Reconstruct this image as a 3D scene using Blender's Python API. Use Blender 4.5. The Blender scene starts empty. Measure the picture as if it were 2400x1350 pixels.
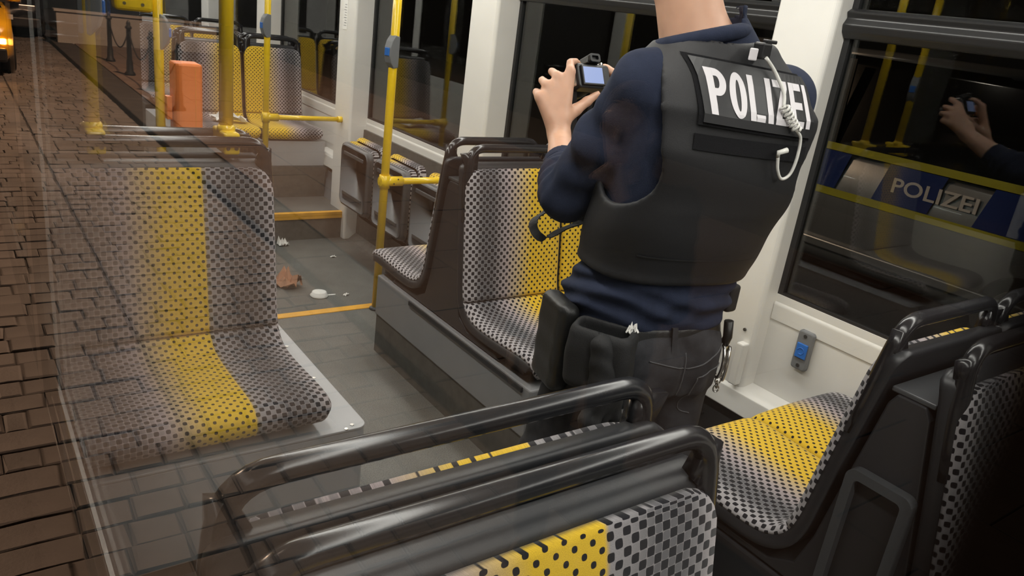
import bpy, bmesh, math, random
import numpy as np
from mathutils import Vector, Matrix
random.seed(7); rng = np.random.default_rng(7)
PI = math.pi
SC = bpy.context.scene
COL = SC.collection

# ------------------------------------------------------------------ camera
CAM_H = 1.55
AZ, PITCH, ROLL, FPX = math.radians(37.532), math.radians(-19.708), math.radians(7.754), 1799.33
def camera():
    f = Vector((math.sin(AZ)*math.cos(PITCH), math.cos(AZ)*math.cos(PITCH), math.sin(PITCH)))
    r = f.cross(Vector((0, 0, 1))).normalized(); u = r.cross(f)
    r2 = math.cos(ROLL)*r + math.sin(ROLL)*u; u2 = -math.sin(ROLL)*r + math.cos(ROLL)*u
    cd = bpy.data.cameras.new('view_camera'); co = bpy.data.objects.new('view_camera', cd); COL.objects.link(co)
    m = Matrix((r2, u2, -f)).transposed().to_4x4(); m.translation = (0, 0, CAM_H)
    co.matrix_world = m
    cd.sensor_width = 36; cd.sensor_fit = 'HORIZONTAL'; cd.lens = 36*FPX/2400
    cd.clip_start = 0.01; cd.clip_end = 300
    SC.camera = co
camera()

# ------------------------------------------------------------------ world, lights, exposure
vs = SC.view_settings
vs.view_transform = 'Standard'; vs.look = 'None'; vs.gamma = 1; vs.exposure = 0.0; vs.use_curve_mapping = False
SC.cycles.use_denoising = True
SC.cycles.use_adaptive_sampling = True; SC.cycles.adaptive_threshold = 0.05; SC.cycles.caustics_reflective = False; SC.cycles.caustics_refractive = False
SC.cycles.transparent_max_bounces = 24
SC.cycles.max_bounces = 8; SC.cycles.diffuse_bounces = 4
SC.cycles.sample_clamp_indirect = 6
W = bpy.data.worlds.new('night_sky'); SC.world = W; W.use_nodes = True
W.node_tree.nodes['Background'].inputs[0].default_value = (0.55, 0.42, 0.32, 1)
W.node_tree.nodes['Background'].inputs[1].default_value = 0.006

def area(name, loc, sx, sy, power, col, rot=(0, 0, 0)):
    l = bpy.data.lights.new(name, 'AREA'); l.shape = 'RECTANGLE'; l.size = sx; l.size_y = sy
    l.energy = power; l.color = col
    o = bpy.data.objects.new(name, l); COL.objects.link(o); o.location = loc; o.rotation_euler = rot
    return o
TRAM_Y0, TRAM_Y1 = -2.6, 11.6
CEIL = 2.18
# the two lines of ceiling lamps in the saloon
for lx in (0.72, 1.86):
    area('ceiling_lamp', (lx, 4.4, CEIL-0.045), 0.15, 13.2, 128, (1.0, 0.965, 0.905))
# street lamps (sodium) over the pavement on the camera side and one on the far side
def lamp(name, loc, power, col, size=0.25):
    l = bpy.data.lights.new(name, 'POINT'); l.energy = power; l.color = col; l.shadow_soft_size = size
    o = bpy.data.objects.new(name, l); COL.objects.link(o); o.location = loc; return o
lamp('street_lamp', (-3.4, 11.8, 6.4), 2300, (1.0, 0.62, 0.39))
lamp('street_lamp', (-1.2, 4.4, 7.2), 105, (1.0, 0.82, 0.70))
lamp('street_lamp', (4.6, 14.0, 7.0), 45, (1.0, 0.80, 0.62))

# ------------------------------------------------------------------ node helpers / materials
def new_mat(name):
    m = bpy.data.materials.new(name); m.use_nodes = True
    nt = m.node_tree; b = nt.nodes['Principled BSDF']
    return m, nt, b
def nd(nt, typ, **kw):
    n = nt.nodes.new(typ)
    for k, v in kw.items(): setattr(n, k, v)
    return n
def lk(nt, a, b): nt.links.new(a, b)
def mth(nt, op, a, b=None, clamp=False):
    n = nd(nt, 'ShaderNodeMath', operation=op); n.use_clamp = clamp
    for i, x in enumerate((a, b)):
        if x is None: continue
        if isinstance(x, (int, float)): n.inputs[i].default_value = x
        else: lk(nt, x, n.inputs[i])
    return n.outputs[0]
def ramp(nt, fac, stops, interp='LINEAR'):
    n = nd(nt, 'ShaderNodeValToRGB'); cr = n.color_ramp; cr.interpolation = interp
    while len(cr.elements) < len(stops): cr.elements.new(0.5)
    for e, (p, c) in zip(cr.elements, stops):
        e.position = p; e.color = (c, c, c, 1) if isinstance(c, (int, float)) else (*c, 1)
    lk(nt, fac, n.inputs[0]); return n.outputs[0]
def noise(nt, scale, detail=3, rough=0.6, vec=None, dim='3D'):
    n = nd(nt, 'ShaderNodeTexNoise'); n.inputs['Scale'].default_value = scale
    n.inputs['Detail'].default_value = detail; n.inputs['Roughness'].default_value = rough
    if vec is None:
        tc = nd(nt, 'ShaderNodeTexCoord'); vec = tc.outputs['Object']
    lk(nt, vec, n.inputs['Vector']); return n.outputs['Fac']
def bump(nt, b, h, strength, dist):
    n = nd(nt, 'ShaderNodeBump'); n.inputs['Strength'].default_value = strength; n.inputs['Distance'].default_value = dist
    lk(nt, h, n.inputs['Height']); lk(nt, n.outputs[0], b.inputs['Normal'])
def simple(name, col, rough=0.5, metal=0.0, var=0.0, vscale=12, bmp=0.0, bscale=300, coat=0.0, spec=0.5, emit=None, es=0):
    m, nt, b = new_mat(name)
    b.inputs['Base Color'].default_value = (*col, 1); b.inputs['Roughness'].default_value = rough
    b.inputs['Metallic'].default_value = metal; b.inputs['Coat Weight'].default_value = coat
    b.inputs['Specular IOR Level'].default_value = spec
    if var > 0:
        f = noise(nt, vscale, 4)
        c = ramp(nt, f, [(0.3, tuple(x*(1-var) for x in col)), (0.7, tuple(min(1, x*(1+var)) for x in col))])
        lk(nt, c, b.inputs['Base Color'])
    if bmp > 0: bump(nt, b, noise(nt, bscale, 2), bmp, 0.002)
    if emit:
        b.inputs['Emission Color'].default_value = (*emit, 1); b.inputs['Emission Strength'].default_value = es
    return m
M = {}
M['white'] = simple('white_panel', (0.74, 0.725, 0.69), 0.38, var=0.05, vscale=3)
M['lightgrey'] = simple('light_grey_panel', (0.47, 0.46, 0.45), 0.45, var=0.05, vscale=4)
M['plinth'] = simple('grey_plinth_paint', (0.255, 0.258, 0.268), 0.42, var=0.06, vscale=5)
M['bench'] = simple('grey_bench_metal', (0.37, 0.375, 0.385), 0.36, var=0.05, vscale=5)
M['shell'] = simple('dark_grey_plastic', (0.022, 0.023, 0.026), 0.40, bmp=0.12, bscale=600)
M['fold'] = simple('slate_grey_plastic', (0.055, 0.058, 0.062), 0.40, bmp=0.15, bscale=500)
M['rail'] = simple('black_satin_rail', (0.016, 0.016, 0.018), 0.20, bmp=0.03, bscale=700)
M['gasket'] = simple('black_rubber', (0.012, 0.012, 0.013), 0.55)
M['frame'] = simple('black_window_frame', (0.018, 0.018, 0.019), 0.35)
M['yellow'] = simple('yellow_enamel', (0.80, 0.545, 0.012), 0.28, coat=0.3, var=0.03)
M['edge'] = simple('yellow_step_edge', (0.72, 0.36, 0.03), 0.5, var=0.12, vscale=14)
M['greybox'] = simple('grey_button_case', (0.18, 0.187, 0.195), 0.45)
M['blue'] = simple('blue_button', (0.03, 0.16, 0.55), 0.35)
M['orange'] = simple('orange_case', (0.86, 0.235, 0.055), 0.42)
M['screw'] = simple('dull_screw', (0.10, 0.10, 0.10), 0.4, 0.7)
M['chrome'] = simple('steel', (0.62, 0.60, 0.57), 0.2, 1.0)
M['paper'] = simple('white_paper', (0.80, 0.79, 0.76), 0.8)
M['card'] = simple('brown_card', (0.55, 0.30, 0.19), 0.85)
M['black'] = simple('black_plastic', (0.013, 0.013, 0.014), 0.38)

def floor_mat():
    m, nt, b = new_mat('speckled_vinyl')
    a = noise(nt, 3.0, 5, 0.65); s = noise(nt, 260, 1)
    c1 = ramp(nt, a, [(0.32, (0.100, 0.098, 0.089)), (0.68, (0.160, 0.157, 0.145))])
    c2 = ramp(nt, s, [(0.36, (0.55, 0.55, 0.54)), (0.5, (1, 1, 1)), (0.66, (1.0, 1.0, 1.0)), (0.72, (1.55, 1.5, 1.45))])
    mx = nd(nt, 'ShaderNodeMix', data_type='RGBA', blend_type='MULTIPLY'); mx.inputs[0].default_value = 1
    lk(nt, c1, mx.inputs[6]); lk(nt, c2, mx.inputs[7]); lk(nt, mx.outputs[2], b.inputs['Base Color'])
    b.inputs['Roughness'].default_value = 0.55
    bump(nt, b, s, 0.12, 0.001); return m
M['floor'] = floor_mat()
M['skirt'] = simple('vinyl_skirting', (0.095, 0.088, 0.078), 0.6, var=0.2, vscale=20)

def fabric(name, width, thr, cols, second, cell=0.0138):
    """woven moquette: black dots on a diagonal lattice growing into a checkerboard, over a yellow to grey ground. UVs are metres."""
    m, nt, b = new_mat(name)
    uv = nd(nt, 'ShaderNodeUVMap'); sp = nd(nt, 'ShaderNodeSeparateXYZ'); lk(nt, uv.outputs[0], sp.inputs[0])
    wob = noise(nt, 45, 2, vec=uv.outputs[0]); w2 = mth(nt, 'MULTIPLY', mth(nt, 'SUBTRACT', wob, 0.5), 0.0022)
    u = mth(nt, 'ADD', sp.outputs[0], w2); v = mth(nt, 'ADD', sp.outputs[1], w2)
    s1 = mth(nt, 'SINE', mth(nt, 'MULTIPLY', u, PI/cell)); s2 = mth(nt, 'SINE', mth(nt, 'MULTIPLY', v, PI/cell))
    p = mth(nt, 'MULTIPLY', s1, s2)
    un = mth(nt, 'DIVIDE', sp.outputs[0], width, True)
    t = ramp(nt, un, thr)
    d = mth(nt, 'ADD', mth(nt, 'MULTIPLY', mth(nt, 'SUBTRACT', p, t), 9.0), 0.5, True)
    ground = ramp(nt, un, cols)
    fine = noise(nt, 900, 1, vec=uv.outputs[0])
    g2 = nd(nt, 'ShaderNodeMix', data_type='RGBA', blend_type='MULTIPLY'); g2.inputs[0].default_value = 0.5
    lk(nt, ground, g2.inputs[6]); lk(nt, ramp(nt, fine, [(0.3, 0.6), (0.7, 1.25)]), g2.inputs[7])
    # the other cells of the check: a mid grey that comes in where the cloth turns dark
    d2 = mth(nt, 'ADD', mth(nt, 'MULTIPLY', mth(nt, 'SUBTRACT', mth(nt, 'MULTIPLY', p, -1.0), 0.10), 7.0), 0.5, True)
    d2 = mth(nt, 'MULTIPLY', d2, ramp(nt, un, second))
    g3 = nd(nt, 'ShaderNodeMix', data_type='RGBA'); lk(nt, d2, g3.inputs[0]); lk(nt, g2.outputs[2], g3.inputs[6]); g3.inputs[7].default_value = (0.085, 0.085, 0.095, 1)
    mx = nd(nt, 'ShaderNodeMix', data_type='RGBA'); lk(nt, d, mx.inputs[0]); lk(nt, g3.outputs[2], mx.inputs[6])
    mx.inputs[7].default_value = (0.012, 0.012, 0.016, 1)
    lk(nt, mx.outputs[2], b.inputs['Base Color']); b.inputs['Roughness'].default_value = 0.95
    b.inputs['Sheen Weight'].default_value = 0.15; b.inputs['Specular IOR Level'].default_value = 0.2
    bump(nt, b, fine, 0.25, 0.0008); return m
YEL, LIL, GRY = (0.74, 0.485, 0.035), (0.38, 0.325, 0.335), (0.31, 0.295, 0.305)
M['fab_wide'] = fabric('moquette_wide', 0.66,
    [(0, 0.16), (0.07, 0.04), (0.15, 0.0), (0.25, 0.05), (0.330, 0.16), (0.337, 0.50), (0.46, 0.58), (0.62, 0.32), (0.76, 0.08), (1, 0.1)],
    [(0, (0.46, 0.41, 0.42)), (0.07, GRY), (0.325, GRY), (0.337, YEL), (0.50, YEL), (0.66, LIL), (1, GRY)],
    [(0.0, 0), (0.07, 0.25), (0.12, 0.75), (0.20, 0.8), (0.27, 0.2), (0.32, 0), (0.64, 0), (0.78, 0.7), (1, 0.6)])
M['fab_pair'] = fabric('moquette_pair', 0.455,
    [(0, 0.18), (0.13, 0.02), (0.28, 0.0), (0.42, 0.26), (0.55, 0.38), (0.72, 0.52), (1, 0.55)],
    [(0, (0.46, 0.43, 0.44)), (0.14, (0.32, 0.31, 0.32)), (0.25, (0.32, 0.31, 0.32)), (0.40, LIL), (0.50, (0.50, 0.40, 0.28)), (0.66, YEL), (1, YEL)],
    [(0, 0), (0.10, 0.15), (0.16, 0.75), (0.26, 0.8), (0.36, 0.15), (0.42, 0), (1, 0)])

def glass_mat(name, frit=None, tint=(0.76, 0.79, 0.78)):
    """flat glazing: Fresnel share mirrored, the rest passes straight through; frit = printed black border fading in dots"""
    m = bpy.data.materials.new(name); m.use_nodes = True; nt = m.node_tree; nt.nodes.clear()
    out = nd(nt, 'ShaderNodeOutputMaterial'); geo = nd(nt, 'ShaderNodeNewGeometry')
    vd = nd(nt, 'ShaderNodeVectorMath', operation='DOT_PRODUCT'); lk(nt, geo.outputs['Normal'], vd.inputs[0]); lk(nt, geo.outputs['Incoming'], vd.inputs[1])
    c = mth(nt, 'ABSOLUTE', vd.outputs['Value'])
    # exact unpolarised Fresnel for n = 1.52
    n2 = 1.52*1.52
    g = mth(nt, 'SQRT', mth(nt, 'ADD', mth(nt, 'MULTIPLY', c, c), n2-1))
    a = mth(nt, 'DIVIDE', mth(nt, 'SUBTRACT', g, c), mth(nt, 'ADD', g, c))
    a2 = mth(nt, 'MULTIPLY', a, a)
    k1 = mth(nt, 'SUBTRACT', mth(nt, 'MULTIPLY', c, mth(nt, 'ADD', g, c)), 1)
    k2 = mth(nt, 'ADD', mth(nt, 'MULTIPLY', c, mth(nt, 'SUBTRACT', g, c)), 1)
    kk = mth(nt, 'DIVIDE', k1, k2)
    R = mth(nt, 'MULTIPLY', mth(nt, 'MULTIPLY', a2, 0.5), mth(nt, 'ADD', mth(nt, 'MULTIPLY', kk, kk), 1), True)
    tr = nd(nt, 'ShaderNodeBsdfTransparent'); tr.inputs[0].default_value = (*tint, 1)
    gl = nd(nt, 'ShaderNodeBsdfGlossy'); gl.inputs['Roughness'].default_value = 0.0; gl.inputs['Color'].default_value = (1, 1, 1, 1)
    base = tr.outputs[0]
    if frit:
        y0, y1 = frit   # print solid below y0, dots gone at y1 (object coordinates along the tram)
        tc = nd(nt, 'ShaderNodeTexCoord'); sp = nd(nt, 'ShaderNodeSeparateXYZ'); lk(nt, tc.outputs['Object'], sp.inputs[0])
        k = mth(nt, 'DIVIDE', mth(nt, 'SUBTRACT', y1, sp.outputs[1]), y1-y0, True)
        k = ramp(nt, k, [(0, 0), (1, 1)], 'EASE')
        df = nd(nt, 'ShaderNodeBsdfDiffuse'); df.inputs[0].default_value = (0.006, 0.006, 0.006, 1)
        mf = nd(nt, 'ShaderNodeMixShader'); lk(nt, k, mf.inputs[0]); lk(nt, tr.outputs[0], mf.inputs[1]); lk(nt, df.outputs[0], mf.inputs[2])
        base = mf.outputs[0]
    mx = nd(nt, 'ShaderNodeMixShader'); lk(nt, R, mx.inputs[0]); lk(nt, base, mx.inputs[1]); lk(nt, gl.outputs[0], mx.inputs[2])
    lk(nt, mx.outputs[0], out.inputs[0]); return m
M['glass'] = glass_mat('window_glass')
M['glass_near'] = glass_mat('window_glass_printed_edge', frit=(0.0275, 0.0405), tint=(0.96, 0.97, 0.965))

# ------------------------------------------------------------------ mesh helpers
def mk(name, verts, faces, mat=None, parent=None, smooth=False, uvs=None, loc=None):
    me = bpy.data.meshes.new(name)
    me.from_pydata([tuple(map(float, v)) for v in verts], [], [tuple(int(i) for i in f) for f in faces])
    if uvs is not None:
        ul = me.uv_layers.new(name='UVMap'); li = np.empty(len(me.loops), dtype=np.int32); me.loops.foreach_get('vertex_index', li)
        ul.data.foreach_set('uv', np.asarray(uvs, dtype=np.float32)[li].ravel())
    if smooth: me.polygons.foreach_set('use_smooth', [True]*len(me.polygons))
    if mat: me.materials.append(M[mat] if isinstance(mat, str) else mat)
    me.update()
    return link(name, me, parent, loc)
def link(name, me, parent=None, loc=None):
    o = bpy.data.objects.new(name, me); COL.objects.link(o)
    if parent is not None: o.parent = parent
    if loc is not None: o.location = loc
    return o
def from_bm(name, bm, mat, parent=None, smooth=False, loc=None):
    me = bpy.data.meshes.new(name); bm.to_mesh(me); bm.free()
    if smooth: me.polygons.foreach_set('use_smooth', [True]*len(me.polygons))
    me.materials.append(M[mat] if isinstance(mat, str) else mat)
    return link(name, me, parent, loc)
def bm_box(bm, x0, x1, y0, y1, z0, z1, bev=0.0, seg=2):
    vs_ = [bm.verts.new((x, y, z)) for x in (x0, x1) for y in (y0, y1) for z in (z0, z1)]
    fs = [bm.faces.new([vs_[i] for i in q]) for q in ((0, 1, 3, 2), (4, 6, 7, 5), (0, 4, 5, 1), (2, 3, 7, 6), (0, 2, 6, 4), (1, 5, 7, 3))]
    if bev > 0:
        es = {e for f in fs for e in f.edges}
        bmesh.ops.bevel(bm, geom=list(es), offset=bev, segments=seg, profile=0.5, affect='EDGES')
def box(name, b, mat, parent=None, bev=0.0, seg=2, smooth=None):
    bm = bmesh.new(); bm_box(bm, *b, bev, seg); bmesh.ops.recalc_face_normals(bm, faces=bm.faces[:])
    return from_bm(name, bm, mat, parent, False if smooth is None else smooth)
def prism(name, poly, axis, a0, a1, mat, parent=None, bev=0.0, smooth=False):
    """polygon (two coordinates in the plane across AXIS) extruded from a0 to a1"""
    bm = bmesh.new()
    def P(p, a): return {'x': (a, p[0], p[1]), 'y': (p[0], a, p[1]), 'z': (p[0], p[1], a)}[axis]
    v0 = [bm.verts.new(P(p, a0)) for p in poly]; v1 = [bm.verts.new(P(p, a1)) for p in poly]
    bm.faces.new(v0); bm.faces.new(v1[::-1]); n = len(poly)
    for i in range(n): bm.faces.new((v0[i], v0[(i+1) % n], v1[(i+1) % n], v1[i]))
    bmesh.ops.recalc_face_normals(bm, faces=bm.faces[:])
    if bev > 0: bmesh.ops.bevel(bm, geom=[e for e in bm.edges if e.calc_face_angle(0) > 0.35], offset=bev, segments=2, profile=0.5, affect='EDGES')
    return from_bm(name, bm, mat, parent, smooth)
def catmull(pts, n):
    P = [np.array(p, float) for p in pts]; P = [2*P[0]-P[1]] + P + [2*P[-1]-P[-2]]; out = []
    m = len(P)-3
    for k in range(n):
        t = k/(n-1)*m; i = min(int(t), m-1); t -= i; a, b, c, d = P[i:i+4]
        out.append(0.5*((2*b)+(c-a)*t+(2*a-5*b+4*c-d)*t*t+(3*b-a-3*c+d)*t**3))
    return np.array(out)
def tube_data(pts, rad, seg=12, squash=None, cap=True):
    pts = [np.array(p, float) for p in pts]; n = len(pts)
    rad = [rad]*n if np.isscalar(rad) else list(rad)
    T = [pts[min(i+1, n-1)]-pts[max(i-1, 0)] for i in range(n)]; T = [t/np.linalg.norm(t) for t in T]
    ref = np.array((0, 0, 1.0)) if abs(T[0][2]) < 0.9 else np.array((0, 1.0, 0))
    nx = np.cross(T[0], ref); nx /= np.linalg.norm(nx); V, F = [], []
    for i in range(n):
        nx = nx - T[i]*(nx@T[i]); nx /= np.linalg.norm(nx); ny = np.cross(T[i], nx)
        for k in range(seg):
            a = 2*PI*k/seg; V.append(pts[i]+rad[i]*(math.cos(a)*nx+math.sin(a)*ny))
    for i in range(n-1):
        for k in range(seg):
            k2 = (k+1) % seg; F.append((i*seg+k, i*seg+k2, (i+1)*seg+k2, (i+1)*seg+k))
    if cap:
        F.append(tuple(range(seg))[::-1]); F.append(tuple((n-1)*seg+k for k in range(seg)))
    return V, F
def tube(name, pts, rad, mat, parent=None, seg=12, smooth=True):
    V, F = tube_data(pts, rad, seg); o = mk(name, V, F, mat, parent, smooth)
    me = o.data; me.polygons[-1].use_smooth = False; me.polygons[-2].use_smooth = False
    return o
def merge(*parts):
    V, F = [], []
    for v, f in parts:
        b = len(V); V += [tuple(p) for p in v]; F += [tuple(i+b for i in q) for q in f]
    return V, F
def arc_path(pts, r, n=6):
    """polyline with rounded corners of radius r"""
    pts = [np.array(p, float) for p in pts]; out = [pts[0]]
    for i in range(1, len(pts)-1):
        a, b, c = pts[i-1], pts[i], pts[i+1]; d1 = (a-b)/np.linalg.norm(a-b); d2 = (c-b)/np.linalg.norm(c-b)
        rr = min(r, np.linalg.norm(a-b)*0.49, np.linalg.norm(c-b)*0.49); p, q = b+d1*rr, b+d2*rr
        for k in range(n+1):
            t = k/n; out.append((1-t)**2*p+2*t*(1-t)*b+t*t*q)
    out.append(pts[-1]); return out
def rrect(w, h, r, n=5, cx=0, cy=0):
    out = []
    for sx, sy, a0 in ((1, 1, 0), (-1, 1, 90), (-1, -1, 180), (1, -1, 270)):
        for k in range(n+1):
            a = math.radians(a0+90*k/n); out.append((cx+sx*(w/2-r)+r*math.cos(a), cy+sy*(h/2-r)+r*math.sin(a)))
    return out
def lathe(name, prof, mat, parent=None, seg=20, loc=(0, 0, 0), smooth=True):
    V, F = [], []
    for r, z in prof:
        for k in range(seg): V.append((loc[0]+r*math.cos(2*PI*k/seg), loc[1]+r*math.sin(2*PI*k/seg), loc[2]+z))
    for i in range(len(prof)-1):
        for k in range(seg):
            k2 = (k+1) % seg; F.append((i*seg+k, i*seg+k2, (i+1)*seg+k2, (i+1)*seg+k))
    F.append(tuple(range(seg))[::-1]); F.append(tuple((len(prof)-1)*seg+k for k in range(seg)))
    return mk(name, V, F, mat, parent, smooth)

def tag(o, label, cat=None, group=None, kind=None):
    if label: o['label'] = label
    if cat: o['category'] = cat
    if group: o['group'] = group
    if kind: o['kind'] = kind
    return o
def thing(name, label, cat, loc=(0, 0, 0), group=None, rz=0):
    o = bpy.data.objects.new(name, None); COL.objects.link(o); o.location = loc; o.rotation_euler = (0, 0, rz)
    o.empty_display_size = 0.1
    return tag(o, label, cat, group)
def struct(o, label=None):
    o['kind'] = 'structure'
    if label: o['label'] = label
    return o

# ------------------------------------------------------------------ the tram body
XN, XF = 0.125, 2.42            # inner faces of the two side walls
LOW = -0.20                     # sunken floor at the doors
def floor_piece(name, b, mat='floor'): return struct(box(name, b, mat))
floor_piece('floor', (XN, XF+0.02, TRAM_Y0, 3.44, -0.05, 0.0))
floor_piece('floor', (XN, XF+0.02, 3.44, 5.16, LOW-0.05, LOW))
floor_piece('floor', (XN, XF+0.02, 5.16, TRAM_Y1, -0.05, 0.0))
# coloured nosings and the risers behind them
def nosing(name, y0, y1, ztop, drop, label):
    t = struct(box(name, (XN+0.02, XF-0.03, y0, y1, ztop-drop, ztop+0.004), 'edge', bev=0.003), label); return t
nosing('trim_1', 3.392, 3.445, 0.0, 0.05, 'yellow strip along the edge of the aisle floor')
nosing('trim_2', 5.148, 5.188, 0.0, 0.045, 'yellow nosing of the step up to the rear platform')
struct(box('trim_3', (XN, XF, 5.16, 5.175, LOW, -0.046), 'skirt'), 'dark riser below the yellow nosing')
struct(box('trim_4', (XN, XF, 3.425, 3.44, LOW, -0.051), 'skirt'))
struct(box('ceiling', (0.1, 2.46, TRAM_Y0, TRAM_Y1, CEIL, CEIL+0.06), 'white'))
# far side wall: lower panels, sill, pillars, window frames and panes
PIL = [(-0.42, -0.10, 2.35), (1.555, 1.79, 2.35), (3.41, 3.665, 2.29), (5.105, 5.385, 2.29), (6.95, 7.2, 2.29), (8.8, 9.05, 2.29)]
bays = [(-2.5, -0.42), (-0.10, 1.555), (1.79, 3.41), (3.665, 5.105), (5.385, 6.95), (7.2, 8.8), (9.05, 11.5)]
wr = thing('wall_right', None, None); wr['kind'] = 'structure'; wr['label'] = 'white side wall of the tram with window bays'
box('lower_panel', (XF, XF+0.04, TRAM_Y0, 3.42, -0.05, 0.70), 'white', wr)
box('lower_panel', (XF, XF+0.04, 3.42, 5.12, LOW-0.05, 0.70), 'white', wr)
box('lower_panel', (XF, XF+0.04, 5.12, TRAM_Y1, -0.05, 0.70), 'white', wr)
box('roof_panel', (XF, XF+0.04, TRAM_Y0, TRAM_Y1, 2.0, CEIL), 'white', wr)
for i, (a, b_, px) in enumerate(PIL):
    z0 = LOW if 3.4 < a < 5.2 else (0.30 if a < 3 else 0.0)
    poly = [(px, b_-0.012), (px+0.012, b_), (XF+0.04, b_+0.0), (XF+0.04, a), (px+0.012, a), (px, a+0.012)]
    prism('pillar', poly, 'z', z0, CEIL, 'white', wr, bev=0.006)
for a, b_ in bays:
    prism('sill', [(XF-0.004, 0.600), (XF-0.0045, 0.662), (XF+0.002, 0.676), (XF+0.03, 0.692), (XF+0.03, 0.60)], 'y', a+0.001, b_-0.001, 'white', wr, bev=0.004)
n = 0
for a, b_ in bays:
    n += 1
    w = thing('window_%d' % n, None, None); w['kind'] = 'structure'; w['label'] = 'window with black frame in the white side wall'
    z0, zr, z1 = 0.693, 1.615, 1.985
    x0, x1 = XF+0.004, XF+0.034
    box('gasket', (x0, x1, a, a+0.022, z0, z1), 'gasket', w); box('gasket', (x0, x1, b_-0.022, b_, z0, z1), 'gasket', w)
    box('gasket', (x0, x1, a+0.022, b_-0.022, z0, z0+0.016), 'gasket', w)
    if (a, b_) != (3.665, 5.105):
        prism('cross_rail', [(XF-0.022, zr+0.008), (XF-0.028, zr+0.03), (XF-0.012, zr+0.052), (XF-0.02, zr+0.07), (XF+0.0, zr+0.082), (x1, zr+0.082), (x1, zr-0.012), (XF-0.004, zr-0.012)], 'y', a+0.0, b_-0.0, 'frame', w, bev=0.004)
    box('pane', (XF+0.016, XF+0.022, a+0.02, b_-0.02, z0+0.014, zr-0.011), 'glass', w)
    if (a, b_) != (3.665, 5.105):
        box('pane', (XF+0.016, XF+0.022, a+0.02, b_-0.02, zr+0.083, z1), 'glass', w)
        box('gasket', (x0, x1, a+0.022, a+0.085, zr+0.083, z1), 'frame', w)
    else:
        box('pane', (XF+0.016, XF+0.022, a+0.02, b_-0.02, zr-0.0105, z1), 'glass', w)
# heater ducts and kick plates along the foot of the far wall
def duct(y0, y1, z):
    t = struct(prism('trim_5', [(2.325, z+0.225), (2.335, z+0.305), (2.352, z+0.318), (XF, z+0.330), (XF, z+0.195)], 'y', y0, y1, 'white', None, bev=0.004), 'white heater ledge along the foot of the wall')
    return t
duct(-2.5, 1.752, 0); duct(5.40, 5.80, 0.02)
struct(prism('trim_6', [(2.375, 0.0), (2.385, 0.19), (XF, 0.20), (XF, 0.0)], 'y', -2.5, 1.752, 'fold', None), 'grey kick plate under the heater ledge')
struct(box('trim_7', (2.36, 2.378, -2.5, 1.752, 0.0, 0.022), 'plinth', None, bev=0.003), 'grey floor strip along the kick plate')
struct(prism('trim_8', [(2.30, LOW), (2.33, LOW+0.008), (2.385, LOW+0.05), (2.40, 0.62), (XF, 0.62), (XF, LOW)], 'y', 3.67, 5.10, 'skirt', None), 'dark coved skirting behind the folding seats')
struct(prism('trim_9', [(2.33, 0.0), (2.36, 0.20), (2.385, 0.21), (2.385, 0.0)], 'y', 5.40, 5.62, 'plinth', None), 'grey socket box under the white ledge')
for (yy, zz, nm) in ((1.70, 0.47, 'knob'),):
    box('cover_strip', (2.315, 2.351, 1.565, 1.60, 0.33, 0.50), 'white', wr, bev=0.006)
    tube('screw_hole', [(2.349, 1.60, 0.545), (2.343, 1.60, 0.545)], 0.006, 'screw', wr)
tube('screw', [(2.384, 1.72, 0.12), (2.372, 1.72, 0.12)], 0.006, 'screw', wr)

# near side wall with the pane the picture is taken through
wl = thing('wall_left', None, None); wl['kind'] = 'structure'; wl['label'] = 'near side wall of the tram, dark gloss outside'
M['body'] = simple('dark_gloss_body', (0.010, 0.010, 0.011), 0.12, coat=1.0)
NB = [(-2.3, -0.12), (0.004, 1.62), (1.74, 3.30), (3.50, 5.05), (5.25, 6.85), (7.0, 8.7), (8.85, 11.3)]
box('lower_body', (0.100, XN, TRAM_Y0, 3.40, -0.335, 0.70), 'body', wl, bev=0.002)
box('lower_body', (0.100, XN, 3.40, 5.15, -0.335, 0.30), 'body', wl, bev=0.002)
box('lower_body', (0.100, XN, 5.15, TRAM_Y1, -0.335, 0.70), 'body', wl, bev=0.002)
box('upper_body', (0.100, XN, TRAM_Y0, TRAM_Y1, 1.98, CEIL+0.2), 'body', wl, bev=0.002)
edges = [TRAM_Y0] + [v for ab in NB for v in ab] + [TRAM_Y1]
for k in range(0, len(edges), 2):
    box('window_post', (0.1001, XN, edges[k], edges[k+1], 0.3 if 3.2 < edges[k] < 5.1 else 0.70, 1.98), 'body', wl)
# white inner lining of the near wall
for k in range(0, len(edges), 2):
    box('inner_lining', (XN+0.0005, XN+0.007, edges[k], edges[k+1], 0.72, 1.98), 'white', wl)
box('inner_lining', (XN+0.0005, XN+0.007, TRAM_Y0, 3.38, 0.0, 0.70), 'white', wl); box('inner_lining', (XN+0.0005, XN+0.007, 5.17, TRAM_Y1, 0.0, 0.70), 'white', wl)
box('inner_lining', (XN+0.0005, XN+0.007, TRAM_Y0, TRAM_Y1, 1.985, CEIL-0.002), 'white', wl)
for a, b_ in NB:
    n += 1
    z0 = 0.30 if a == 3.50 else 0.70
    w = thing('window_%d' % n, None, None); w['kind'] = 'structure'; w['label'] = 'large flush side window with printed black edge' if a == 0.004 else 'flush side window of the tram'
    box('pane', (0.100, 0.106, a, b_, z0, 1.98), 'glass_near' if a == 0.004 else 'glass', w)
# dark panel added beyond the near door to black out the rear saloon
dark_panel = struct(box('added_dark_panel', (XN+0.009, 0.985, 5.30, 5.36, 0.0, CEIL-0.001), 'gasket'), 'dark panel added to black out the view beyond the near door')
for zz in (1.155, 1.085): r_ = tube('dark_panel_rail', [(0.30, 5.285, zz), (0.79, 5.285, zz)], 0.014, 'rail', dark_panel)
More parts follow.
